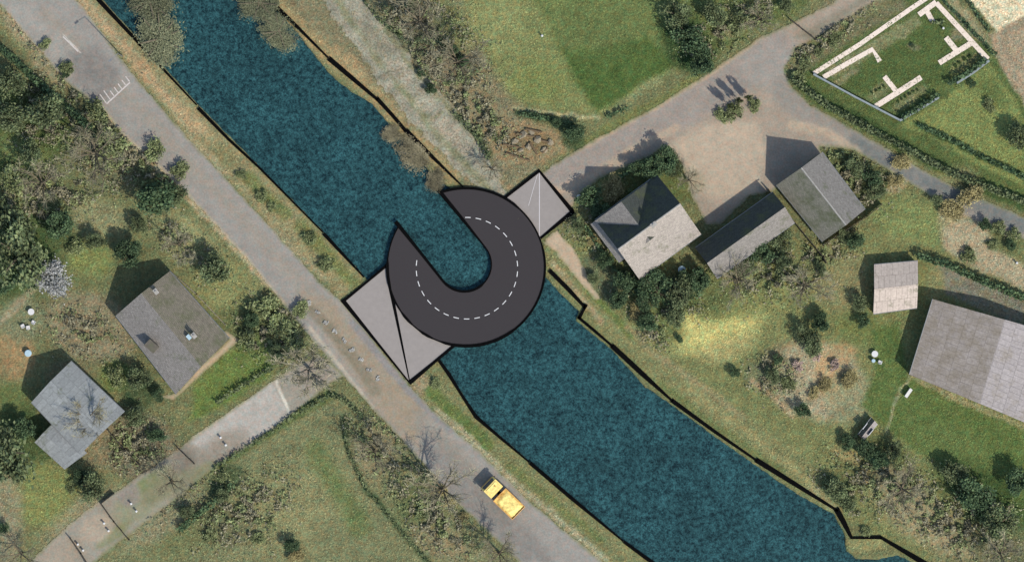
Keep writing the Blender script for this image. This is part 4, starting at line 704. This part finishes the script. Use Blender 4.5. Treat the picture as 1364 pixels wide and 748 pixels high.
# clipped box balls in the walled garden
k = 0
ords = ['first', 'second', 'third', 'fourth', 'fifth', 'sixth', 'seventh', 'eighth', 'ninth']
for i in range(6):
    plant('box', 1196+i*5.2, 136-i*3.4, 2.2, ords[i]+' clipped box ball from the left in the lower row of the walled garden', 'clipped box balls'); k += 1
for i in range(4):
    plant('box', 1162+i*5.0, 124-i*3.2, 2.2, ords[i]+' clipped box ball from the left in the upper row of the walled garden', 'clipped box balls')
for i in range(4):
    plant('box', 1272+i*6.5, 88-i*4.4, 3, ords[i]+' clipped box ball from the left in the right bed of the walled garden', 'clipped box balls')
# young pale shrubs in a row on the road
for i in range(9):
    plant('white', 412+i*11.4, 403+i*12.6, 4.2, ords[i]+' small whitish street tree from the top of the row beside the large ramp', 'small whitish trees in a row on the road', hs=.6)
def hedge(pts, wd, h, label, mat=L_dark, dens=30, size=.14):
    out = []
    for p, q in zip(pts, pts[1:]):
        L = math.hypot(q[0]-p[0], q[1]-p[1])*S; n = int(L*wd*S*h*dens)+60; t = rng.uniform(0, 1, n)
        dx, dy = (q[0]-p[0]), (q[1]-p[1]); l = math.hypot(dx, dy); o = rng.uniform(-1, 1, n); o = np.sign(o)*np.abs(o)**.7*wd/2*(1+.5*fbm(t*l/9, t*0+3, 71, 3))
        x = p[0]+dx*t-dy/l*o+rng.normal(0, .8, n); y = p[1]+dy*t+dx/l*o+rng.normal(0, .8, n); z = h*rng.uniform(0.02, 1, n)**.6*(1-.35*(np.abs(o)/(wd/2+1))**2)*(1+.5*fbm(x/10, y/10, 5, 2))
        out.append(np.stack([(x-CX)*S, (CY-y)*S, z], -1))
    return tag(link('hedge', quads('hedge', np.concatenate(out), size, mat)), label, 'hedge')
hedge([(-20, 46), (20, 80), (60, 118), (100, 152), (122, 172)], 9, 2.2, 'long dark straight strip of leaves left of the main road at the upper left')  # dark leafy strip laid along a dark band of the ground
hedge([(1054, 104), (1100, 140), (1180, 184), (1270, 232), (1364, 268), (1420, 290)], 8, 1.8, 'long green hedge between the grey road and the walled garden', L_ever)
hedge([(1222, 166), (1262, 184), (1310, 210), (1364, 236), (1400, 250)], 5, 1.2, 'thin dark hedge crossing the lawn below the walled garden')
hedge([(1222, 340), (1260, 352), (1310, 375), (1400, 412)], 8, 2.2, 'dark hedge above the largest mottled roof at the right edge')
hedge([(238, 706), (262, 686), (290, 664), (310, 644)], 7, 1.6, 'short dark hedge at the lower left meadow edge')
hedge([(285, 622), (345, 585), (400, 548), (440, 526), (460, 532), (484, 556)], 5, .8, 'low green hedge between the side road and the meadow', L_ever)
hedge([(288, 536), (325, 512), (364, 488)], 5, 1.0, 'low green hedge above the pale end of the side road', L_ever)
hedge([(1200, 157), (1224, 144), (1250, 126)], 6, 1.5, 'dark hedge inside the lower wall of the walled garden')
hedge([(1262, 112), (1288, 98), (1312, 80)], 6, 1.5, 'dark hedge inside the right wall of the walled garden')
hedge([(1256, 0), (1290, 36), (1326, 74)], 4, 1.2, 'thin dark hedge along the upper right side of the walled garden')
hedge([(1284, -6), (1318, 42)], 3, 1.2, 'thin dark hedge beside the bright paved corner at top right')
hedge([(690, 150), (725, 158), (764, 166)], 6, .9, 'dark ditch hedge at the lower field edge')
hedge([(808, 156), (836, 144)], 4, .8, 'tiny dark hedge at the right end of the field path')
hedge([(780, 300), (812, 352), (846, 380)], 4, 1.4, 'dark hedge along the left gable of the tall grey house')
hedge([(822, 238), (850, 222), (880, 204)], 5, 1.4, 'dark hedge between the road and the back of the tall grey house')
hedge([(0, 390), (20, 378), (40, 352)], 7, 1.4, 'dark slanting hedge at the left edge below the broad dark tree')

hedge([(456, 556), (464, 600), (486, 648), (520, 690), (560, 735), (590, 770)], 3.5, .5, 'low dark leaves standing in for the shadow line of the curved meadow ditch', L_ever, 60, .1)  # dark leaves stand in for the shadow line of the ditch
hedge([(1240, 30), (1256, 30)], 3, .6, 'tiny hedge in the top corner bed of the walled garden', L_ever)
hedge([(480, -5), (505, 26), (530, 46), (550, 62)], 4, .7, 'thin weedy hedge crossing the top of the dirt track', L_ever, 30, .12)
hedge([(574, 44), (604, 70), (636, 98)], 9, .8, 'dark weedy strip between the dirt track and the field', L_ever, 22, .12)
hedge([(604, 150), (632, 178), (652, 212)], 6, .8, 'dark weedy strip beside the lower end of the dirt track', L_ever, 30, .12)
hedge([(820, 372), (850, 388), (900, 400), (935, 384)], 16, 1.6, 'wide dark shrubbery below the tall grey house', L_dark, 14)
hedge([(960, 358), (1000, 348), (1044, 330)], 12, 1.4, 'dark shrubbery below the long barn', L_dark, 14)
# low scrub: patches of weeds and brushwood nobody could count
SC = [(150, 185, 70, 50, 40, .8), (60, 150, 50, 40, 0, .8), (60, 260, 60, 40, 0, .6), (215, 235, 40, 26, 45, .8), (250, 330, 60, 24, 40, .35), (360, 440, 44, 36, 40, .9), (180, 590, 40, 34, 20, .6), (110, 440, 50, 30, 20, .35), (560, 30, 70, 40, 30, .4), (600, 96, 60, 42, 45, .4),
      (640, 156, 60, 20, 45, .7), (880, 392, 50, 24, 20, .9), (1020, 365, 70, 34, 0, .5), (1030, 500, 40, 30, 20, .3), (1180, 645, 66, 34, 30, .6), (1270, 700, 90, 30, 32, .6), (520, 600, 60, 34, 40, .6), (580, 690, 60, 30, 45, .7), (1310, 670, 70, 24, 35, .4), (1130, 235, 50, 34, 40, .8), (1100, 45, 60, 16, -33, .7),
      (1330, 300, 40, 10, 25, .5), (330, 680, 70, 40, -30, .45), (230, 650, 60, 24, -36, .4), (1120, 655, 34, 20, 40, .9), (870, 440, 30, 14, 40, .6), (975, 35, 60, 26, -30, .8), (70, 70, 60, 16, 42, .6), (110, 110, 40, 18, 42, .8), (820, 300, 60, 40, 0, .5), (1080, 350, 60, 24, -30, .5)]
for mt_, seed, lab in ((L_shrub, 101, 'low green scrub scattered in patches over the gardens and banks'), (L_twig, 137, 'greyish brown dead brushwood scattered in patches over the gardens and banks')):
    out = []
    for (bx_, by_, rx_, ry_, an_, de) in SC:
        n = int(rx_*ry_*de*4.2); u_ = rng.normal(0, .5, n)*rx_; v_ = rng.normal(0, .5, n)*ry_; ca, sa = math.cos(R(an_)), math.sin(R(an_))
        x = bx_+u_*ca-v_*sa; y = by_+u_*sa+v_*ca; f = fbm(x/9, y/9, seed, 3); k_ = f > .06; x, y, f = x[k_], y[k_], f[k_]
        out.append(np.stack([x, y, (f-.02)*rng.uniform(.2, 1, len(x))*4.5], -1))
    A = np.concatenate(out); bad = poly_sd(A[:, 0], A[:, 1], canal) > -3
    for pl in (road_main, road_side, road_ne, path_bank, garden_path, track, [(458, 401), (517, 352), (605, 460), (546, 510)], [(672, 264), (718, 227), (762, 281), (720, 317)]): bad |= poly_sd(A[:, 0], A[:, 1], pl) > 0
    for e_ in EDGES: bad |= line_sd(A[:, 0], A[:, 1], e_, 16) > 0
    A = A[~bad]; A = np.stack([(A[:, 0]-CX)*S, (CY-A[:, 1])*S, A[:, 2]], -1)
    tag(link('scrub', quads('scrub', A, .1, mt_, .6, 1.8)), lab, 'scrub', kind='stuff')
# grass and weeds over all unpaved ground, coloured like the ground they grow from
nt_ = 150000
x = rng.uniform(-10, 1374, nt_); y = rng.uniform(-10, 758, nt_)
bad = poly_sd(x, y, canal) > -1
for e_ in EDGES: bad |= line_sd(x, y, e_, 13) > 0
for pl in (road_main, road_side, road_ne, path_bank, garden_path, [(458, 401), (517, 352), (605, 460), (546, 510)], [(672, 264), (718, 227), (762, 281), (720, 317)]): bad |= poly_sd(x, y, pl) > 2
gcl = ground_col(x, y); bright = gcl.mean(1)
keep = ~bad & (rng.uniform(0, 1, nt_) < np.clip(1.5-(gcl[:, 0]/gcl[:, 1]-.85)*2.6, .12, 1)*np.clip(.55+1.6*fbm(x/14, y/14, 91, 3), .05, 1))
x, y, gcl = x[keep], y[keep], gcl[keep]; n = len(x)
px_, py_ = (x-CX)*S, (CY-y)*S; an = rng.uniform(0, 6.28, (n, 3)); ln = rng.uniform(.12, .42, (n, 3)); hh = rng.uniform(.03, .17, (n, 3)); ww = rng.uniform(.03, .09, (n, 3))
V = np.empty((n, 3, 3, 3)); ca, sa = np.cos(an), np.sin(an)
V[..., 0, 0] = px_[:, None]-sa*ww; V[..., 0, 1] = py_[:, None]+ca*ww; V[..., 0, 2] = -.03
V[..., 1, 0] = px_[:, None]+sa*ww; V[..., 1, 1] = py_[:, None]-ca*ww; V[..., 1, 2] = -.03
V[..., 2, 0] = px_[:, None]+ca*ln; V[..., 2, 1] = py_[:, None]+sa*ln; V[..., 2, 2] = hh
tc_ = np.repeat(gcl*rng.uniform(1.0, 1.6, (n, 1)), 9, 0)
tag(link('grass', mesh_np('grass', V.reshape(-1, 3), np.arange(n*9).reshape(-1, 3), M_tuft, tc_)), 'short grass and weeds covering the unpaved ground', 'grass', kind='stuff')

# ------------------------------------------------------------------ small objects
# walled garden: walls, gravel paths
def wall_thing(pts, wd, h, label, mat=M_bluewall, name='garden_wall', cat='wall'):
    mb = MB(); strip(mb, pts, wd if isinstance(wd, list) else [wd]*len(pts), -.1, h); return tag(mb.build(name, mat, bevel=.02), label, cat)
wall_thing([(1083, 99), (1140, 130), (1198, 160)], 2.4, .9, 'long pale grey wall on the lower left side of the walled garden')
wall_thing([(1198, 161), (1224, 146), (1250, 130)], 3, .9, 'short grey wall left of the opening of the walled garden')
wall_thing([(1274, 111), (1296, 97), (1317, 81)], 3, .9, 'short grey wall right of the opening of the walled garden')
M_gravel = flat('white_gravel', (232, 214, 194), .12, 5, .95, .1, .02)
gp = [([(1084, 98), (1144, 60), (1210, 14), (1240, -6)], 5), ([(1097, 103), (1128, 85), (1162, 66), (1172, 82)], 5.5), ([(1166, 142), (1196, 123), (1227, 103)], 6), ([(1178, 102), (1194, 122)], 5.5),
      ([(1251, 84), (1272, 71), (1293, 58)], 6), ([(1260, 50), (1276, 70)], 6), ([(1247, 4), (1282, 42), (1316, 79)], 5.5), ([(1224, 20), (1247, 3)], 6), ([(1234, 14), (1243, 30)], 5.5)]
mb = MB()
for i, (q, wd) in enumerate(gp): strip(mb, q, [wd*1.2]*len(q), -.05, .02+.005*i)
tag(mb.build('gravel_path', M_gravel), kind='structure')
def fence(pts, h, label, mat=M_wood):
    c0 = P(*pts[0]); root = empty('garden_fence', c0); tag(root, label, 'fence'); bpy.context.view_layer.update()
    mb = MB(); strip(mb, pts, [.7]*len(pts), .1, h); rel(mb.build('panel', mat), root)
    L = 0
    for p, q in zip(pts, pts[1:]):
        l = math.hypot(q[0]-p[0], q[1]-p[1]); n_ = max(1, int(l/15))
        for k_ in range(n_+1):
            x_, y_ = p[0]+(q[0]-p[0])*k_/n_, p[1]+(q[1]-p[1])*k_/n_; pp = P(x_, y_); mb = MB(); mb.box((pp[0], pp[1], -.1), (.14, .14, h+.2)); rel(mb.build('post', mat), root)
fence([(144, 572), (166, 598), (186, 618)], 1.4, 'dark garden fence right of the pale blue grey house')
fence([(135, 670), (152, 694), (172, 718)], 1.2, 'dark fence across the side road at the lower left')
fence([(94, 716), (108, 736), (118, 752)], 1.2, 'dark fence across the side road nearest the bottom left')
fence([(237, 596), (259, 617)], 1.2, 'short dark fence at the lower end of the pale side road court')
fence([(135, 670), (152, 657)], 1.0, 'short dark fence piece above the side road fence')
fence([(1054, 28), (1086, 53)], 1.2, 'dark gate fence across the upper right branch road')
fence([(1023, 252), (1030, 262), (1096, 342), (1100, 350)], 1.6, 'dark fence between the square barn and the long barn')
fence([(1096, 326), (1155, 288), (1174, 272)], 1.3, 'dark fence along the lower side of the square barn')
fence([(226, 360), (262, 392), (300, 432)], .5, 'low pale edge board above the brown tiled house', M_palebark)
# street lamp
def lamp(x, y, h, label):
    r = empty('street_lamp', P(x, y)); tag(r, label, 'street lamp')
    mb = MB(); mb.tube((0, 0, 0), (0, 0, h), .11, .06, 8); mb.build('pole', M_grey, r)
    mb = MB(); mb.tube((0, 0, h-.1), (-1.0, -.9, h+.15), .045, .04, 6); mb.build('arm', M_grey, r)
    mb = MB(); mb.box((-1.15, -1.05, h+.08), (.7, .28, .14), R(42)); mb.build('lamp_head', M_grey, r)
lamp(163, 75, 9.5, 'tall street lamp at the canal side of the road above the comb marking')
# yellow truck
tr = empty('yellow_truck', P(670, 662, .03), math.atan2(-(690-650), 0)*0+math.atan2((672-646)*1.0, -(697-660)*1.0)*0+R(136)); tag(tr, 'yellow truck with cream load facing up the road beside the canal', 'truck')
mb = MB(); mb.box((0, 0, .55), (7.0, 1.0, .25)); mb.build('chassis', M_rubber, tr)
def bx(name, c, d, mat, bev=.05, par=None):
    mb = MB(); mb.box(c, d); return mb.build(name, mat, par or tr, bev)
mb = MB()                                    # cab with a raked windscreen
prof = [(1.3, .75), (3.55, .75), (3.55, 1.65), (2.95, 2.7), (1.3, 2.7)]
mb.face([(x_, -1.35, z_) for x_, z_ in prof]); mb.face([(x_, 1.35, z_) for x_, z_ in reversed(prof)])
for k_ in range(5):
    (xa, za), (xb, zb) = prof[k_], prof[(k_+1) % 5]; mb.face([(xa, 1.35, za), (xb, 1.35, zb), (xb, -1.35, zb), (xa, -1.35, za)])
cab = mb.build('cab', M_yellow, tr)
mb = MB(); mb.box((2.1, 0, 2.71), (1.3, 2.2, .1)); mb.build('cab_roof', M_cream, tr, .03)
mb = MB(); mb.tube((2.2, -.5, 2.8), (2.2, -.5, 2.98), .14, .12, 10); mb.build('beacon', M_orange, tr)
mb = MB(); q_ = lambda x_, z_: (x_+.03, z_+.02); (xa, za), (xb, zb) = q_(3.49, 1.75), q_(3.02, 2.58)
mb.face([(xa, -1.15, za), (xa, 1.15, za), (xb, 1.05, zb), (xb, -1.05, zb)]); mb.build('windscreen', M_glass, cab)
mb = MB(); mb.box((1.05, -.7, .8), (.35, .5, 1.2)); mb.box((1.05, .6, .8), (.35, .8, .7)); mb.build('air_tank', M_grey, tr)
for sy in (-1, 1):
    mb = MB(); mb.box((2.6, sy*1.36, 1.65), (.9, .03, .6)); mb.build('side_window', M_glass, cab)
    mb = MB(); mb.box((3.35, sy*1.5, 1.5), (.12, .22, .5)); mb.build('mirror', M_rubber, tr)
    mb = MB(); mb.box((3.52, sy*.85, .95), (.06, .3, .2)); mb.build('headlight', M_white, tr)
bx('bumper', (3.55, 0, .5), (.2, 2.4, .3), M_orange)
body = bx('tipper_body', (-1.35, 0, .95), (4.3, 2.9, .25), M_orange)
for nm, c, d in (('side_board', (-1.35, 1.4, 1.2), (4.3, .1, 1.1)), ('side_board', (-1.35, -1.4, 1.2), (4.3, .1, 1.1)), ('tailgate', (-3.45, 0, 1.2), (.1, 2.7, 1.1)), ('headboard', (.76, 0, 1.2), (.1, 2.7, 1.5))): bx(nm, c, d, M_orange, .02)
# heaped load
nx_, ny_ = 22, 14; V = []; 
for j in range(ny_):
    for i in range(nx_):
        u_, v_ = i/(nx_-1), j/(ny_-1); e_ = min(1, 6*min(u_, 1-u_, v_, 1-v_)); V.append((-3.38+4.06*u_, -1.34+2.68*v_, 1.95+.45*e_+rnd.uniform(-.09, .09)))
F = [[j*nx_+i, j*nx_+i+1, (j+1)*nx_+i+1, (j+1)*nx_+i] for j in range(ny_-1) for i in range(nx_-1)]
link('load', mesh_np('load', V, F, M_cream), tr)
for wx in (2.6, -1.7, -2.8):
    for sy in (-1, 1):
        mb = MB(); mb.tube((wx, sy*.85, .5), (wx, sy*1.2, .5), .5, .5, 16); wh = mb.build('wheel', M_rubber, tr)
        mb = MB(); mb.tube((wx, sy*1.2, .5), (wx, sy*1.225, .5), .24, .24, 12); mb.build('rim', M_orange, wh)
# white garden furniture
def table(x, y, label):
    r = empty('garden_table', P(x, y)); tag(r, label, 'table'); mb = MB(); mb.tube((0, 0, .7), (0, 0, .75), .52, .52, 20); mb.build('table_top', M_white, r)
    mb = MB(); mb.tube((0, 0, 0), (0, 0, .7), .05, .05, 8); mb.build('leg', M_white, r); mb = MB(); mb.tube((0, 0, 0), (0, 0, .05), .3, .28, 14); mb.build('foot', M_white, r)
def chair(x, y, rz, label):
    r = empty('garden_chair', P(x, y), R(rz)); tag(r, label, 'chair', 'white garden chairs'); mb = MB(); mb.box((0, 0, .42), (.55, .55, .06)); mb.build('seat', M_white, r, .02)
    mb = MB(); mb.box((-.27, 0, .48), (.06, .55, .5)); mb.build('backrest', M_white, r, .02)
    for sx in (-.22, .22):
        for sy in (-.22, .22): mb = MB(); mb.box((sx, sy, 0), (.06, .06, .42)); mb.build('leg', M_white, r)
    for sy in (-.28, .28): mb = MB(); mb.box((0, sy, .62), (.5, .06, .05)); mb.build('armrest', M_white, r)
table(42, 415, 'white round garden table beside the blossoming tree'); chair(31, 434, 30, 'left white garden chair below the round table'); chair(45, 429, 60, 'right white garden chair below the round table'); chair(38, 436, 10, 'middle white garden chair below the round table')
table(1165, 471, 'white round garden table on the lawn left of the largest roof'); chair(1172, 482, 70, 'white garden chair beside the lawn table'); 
def pool(x, y, r_, label, mat):
    r = empty('water_barrel', P(x, y)); tag(r, label, 'barrel'); mb = MB(); mb.tube((0, 0, 0), (0, 0, .8), r_*.92, r_, 18); mb.build('barrel_body', mat, r, .03); mb = MB(); mb.tube((0, 0, .8), (0, 0, .86), r_*1.03, r_*.9, 18); mb.build('lid', mat, r)
pool(908, 359, .6, 'pale blue lidded barrel in the shade below the tall grey house', M_blue); pool(771, 262, .35, 'small pale barrel at the road corner beside the small ramp', M_white); pool(1163, 480, .3, 'teal barrel between garden table and chair on the lawn', M_blue); pool(38, 470, .55, 'pale blue barrel at the shaded corner above the blue grey house', M_blue)
# bench, hut
r = empty('garden_bench', P(1210, 523), R(55)); tag(r, 'white slatted garden bench on the lawn below the largest roof', 'bench')
mb = MB(); mb.box((0, 0, .42), (1.6, .5, .05)); mb.build('seat', M_white, r); mb = MB(); mb.box((0, .26, .5), (1.6, .05, .45)); mb.build('backrest', M_white, r)
for sx in (-.7, .7): mb = MB(); mb.box((sx, 0, 0), (.07, .45, .42)); mb.build('leg', M_white, r)
house('tiny_hut', 'tiny hut with one pale and one dark roof slope on the lawn edge', [(1142, 578), (1150, 586), (1168, 564), (1160, 555)], 1.3, 1.9, (T_plain, T_shaded), .4, cat='hut')
# heap of stones and logs
for i, (x_, y_, s_) in enumerate(((686, 188, .5), (697, 180, .6), (708, 176, .45), (716, 186, .6), (704, 196, .5), (725, 200, .5), (694, 200, .4), (733, 190, .5))):
    me = bpy.data.meshes.new('stone'); mb = MB(); import itertools
    vs_ = [Vector((rnd.gauss(0, 1), rnd.gauss(0, 1), rnd.gauss(0, 1))).normalized()*s_*rnd.uniform(.8, 1.15) for _ in range(22)]
    import bmesh; bm = bmesh.new(); [bm.verts.new((v.x*1.3, v.y, v.z*.7)) for v in vs_]; bmesh.ops.convex_hull(bm, input=bm.verts[:]); bm.to_mesh(me); bm.free(); me.materials.append(M_stone)
    tag(link('boulder', me, None, P(x_, y_, s_*.3), rnd.uniform(0, 3)), ords[i]+' pale stone in the brush heap left of the field corner bush', 'stone', 'stones in the heap')
for i, (x0, y0, x1, y1) in enumerate(((670, 192, 692, 196), (688, 178, 712, 182), (700, 172, 722, 176), (674, 204, 706, 214), (706, 190, 716, 206), (712, 184, 732, 190), (722, 204, 730, 196))):
    mb = MB(); mb.tube(P(x0, y0, .2), P(x1, y1, .25), .2, .14, 9); tag(mb.build('log', M_log), ords[i]+' weathered log in the brush heap left of the field corner', 'log', 'logs in the brush heap')
# white posts on the side road
def post(x_, y_, label):
    r = empty('white_post', P(x_, y_)); tag(r, label, 'bollard', 'white posts beside the side road'); mb = MB(); mb.tube((0, 0, 0), (0, 0, .75), .14, .13, 10); mb.build('shaft', M_white, r); mb = MB(); mb.tube((0, 0, .75), (0, 0, .85), .2, .12, 10); mb.build('cap', M_white, r)
for i, (x_, y_, l) in enumerate(((294, 582, 'upper white post of the pair on the pale side road court'), (301, 592, 'lower white post of the pair on the pale side road court'), (175, 670, 'upper white post of the pair right of the side road fence'), (182, 680, 'lower white post of the pair right of the side road fence'),
        (139, 696, 'upper white post of the pair left of the side road fence'), (145, 706, 'lower white post of the pair left of the side road fence'), (104, 724, 'upper white post beside the bottom left fence'), (111, 732, 'lower white post beside the bottom left fence'), (1354, 350, 'cream post at the right edge by the round bushes'), (1256, 38, 'white post in the walled garden lawn'), (722, 58-10, 'white post in the green field'))): post(x_, y_, l)
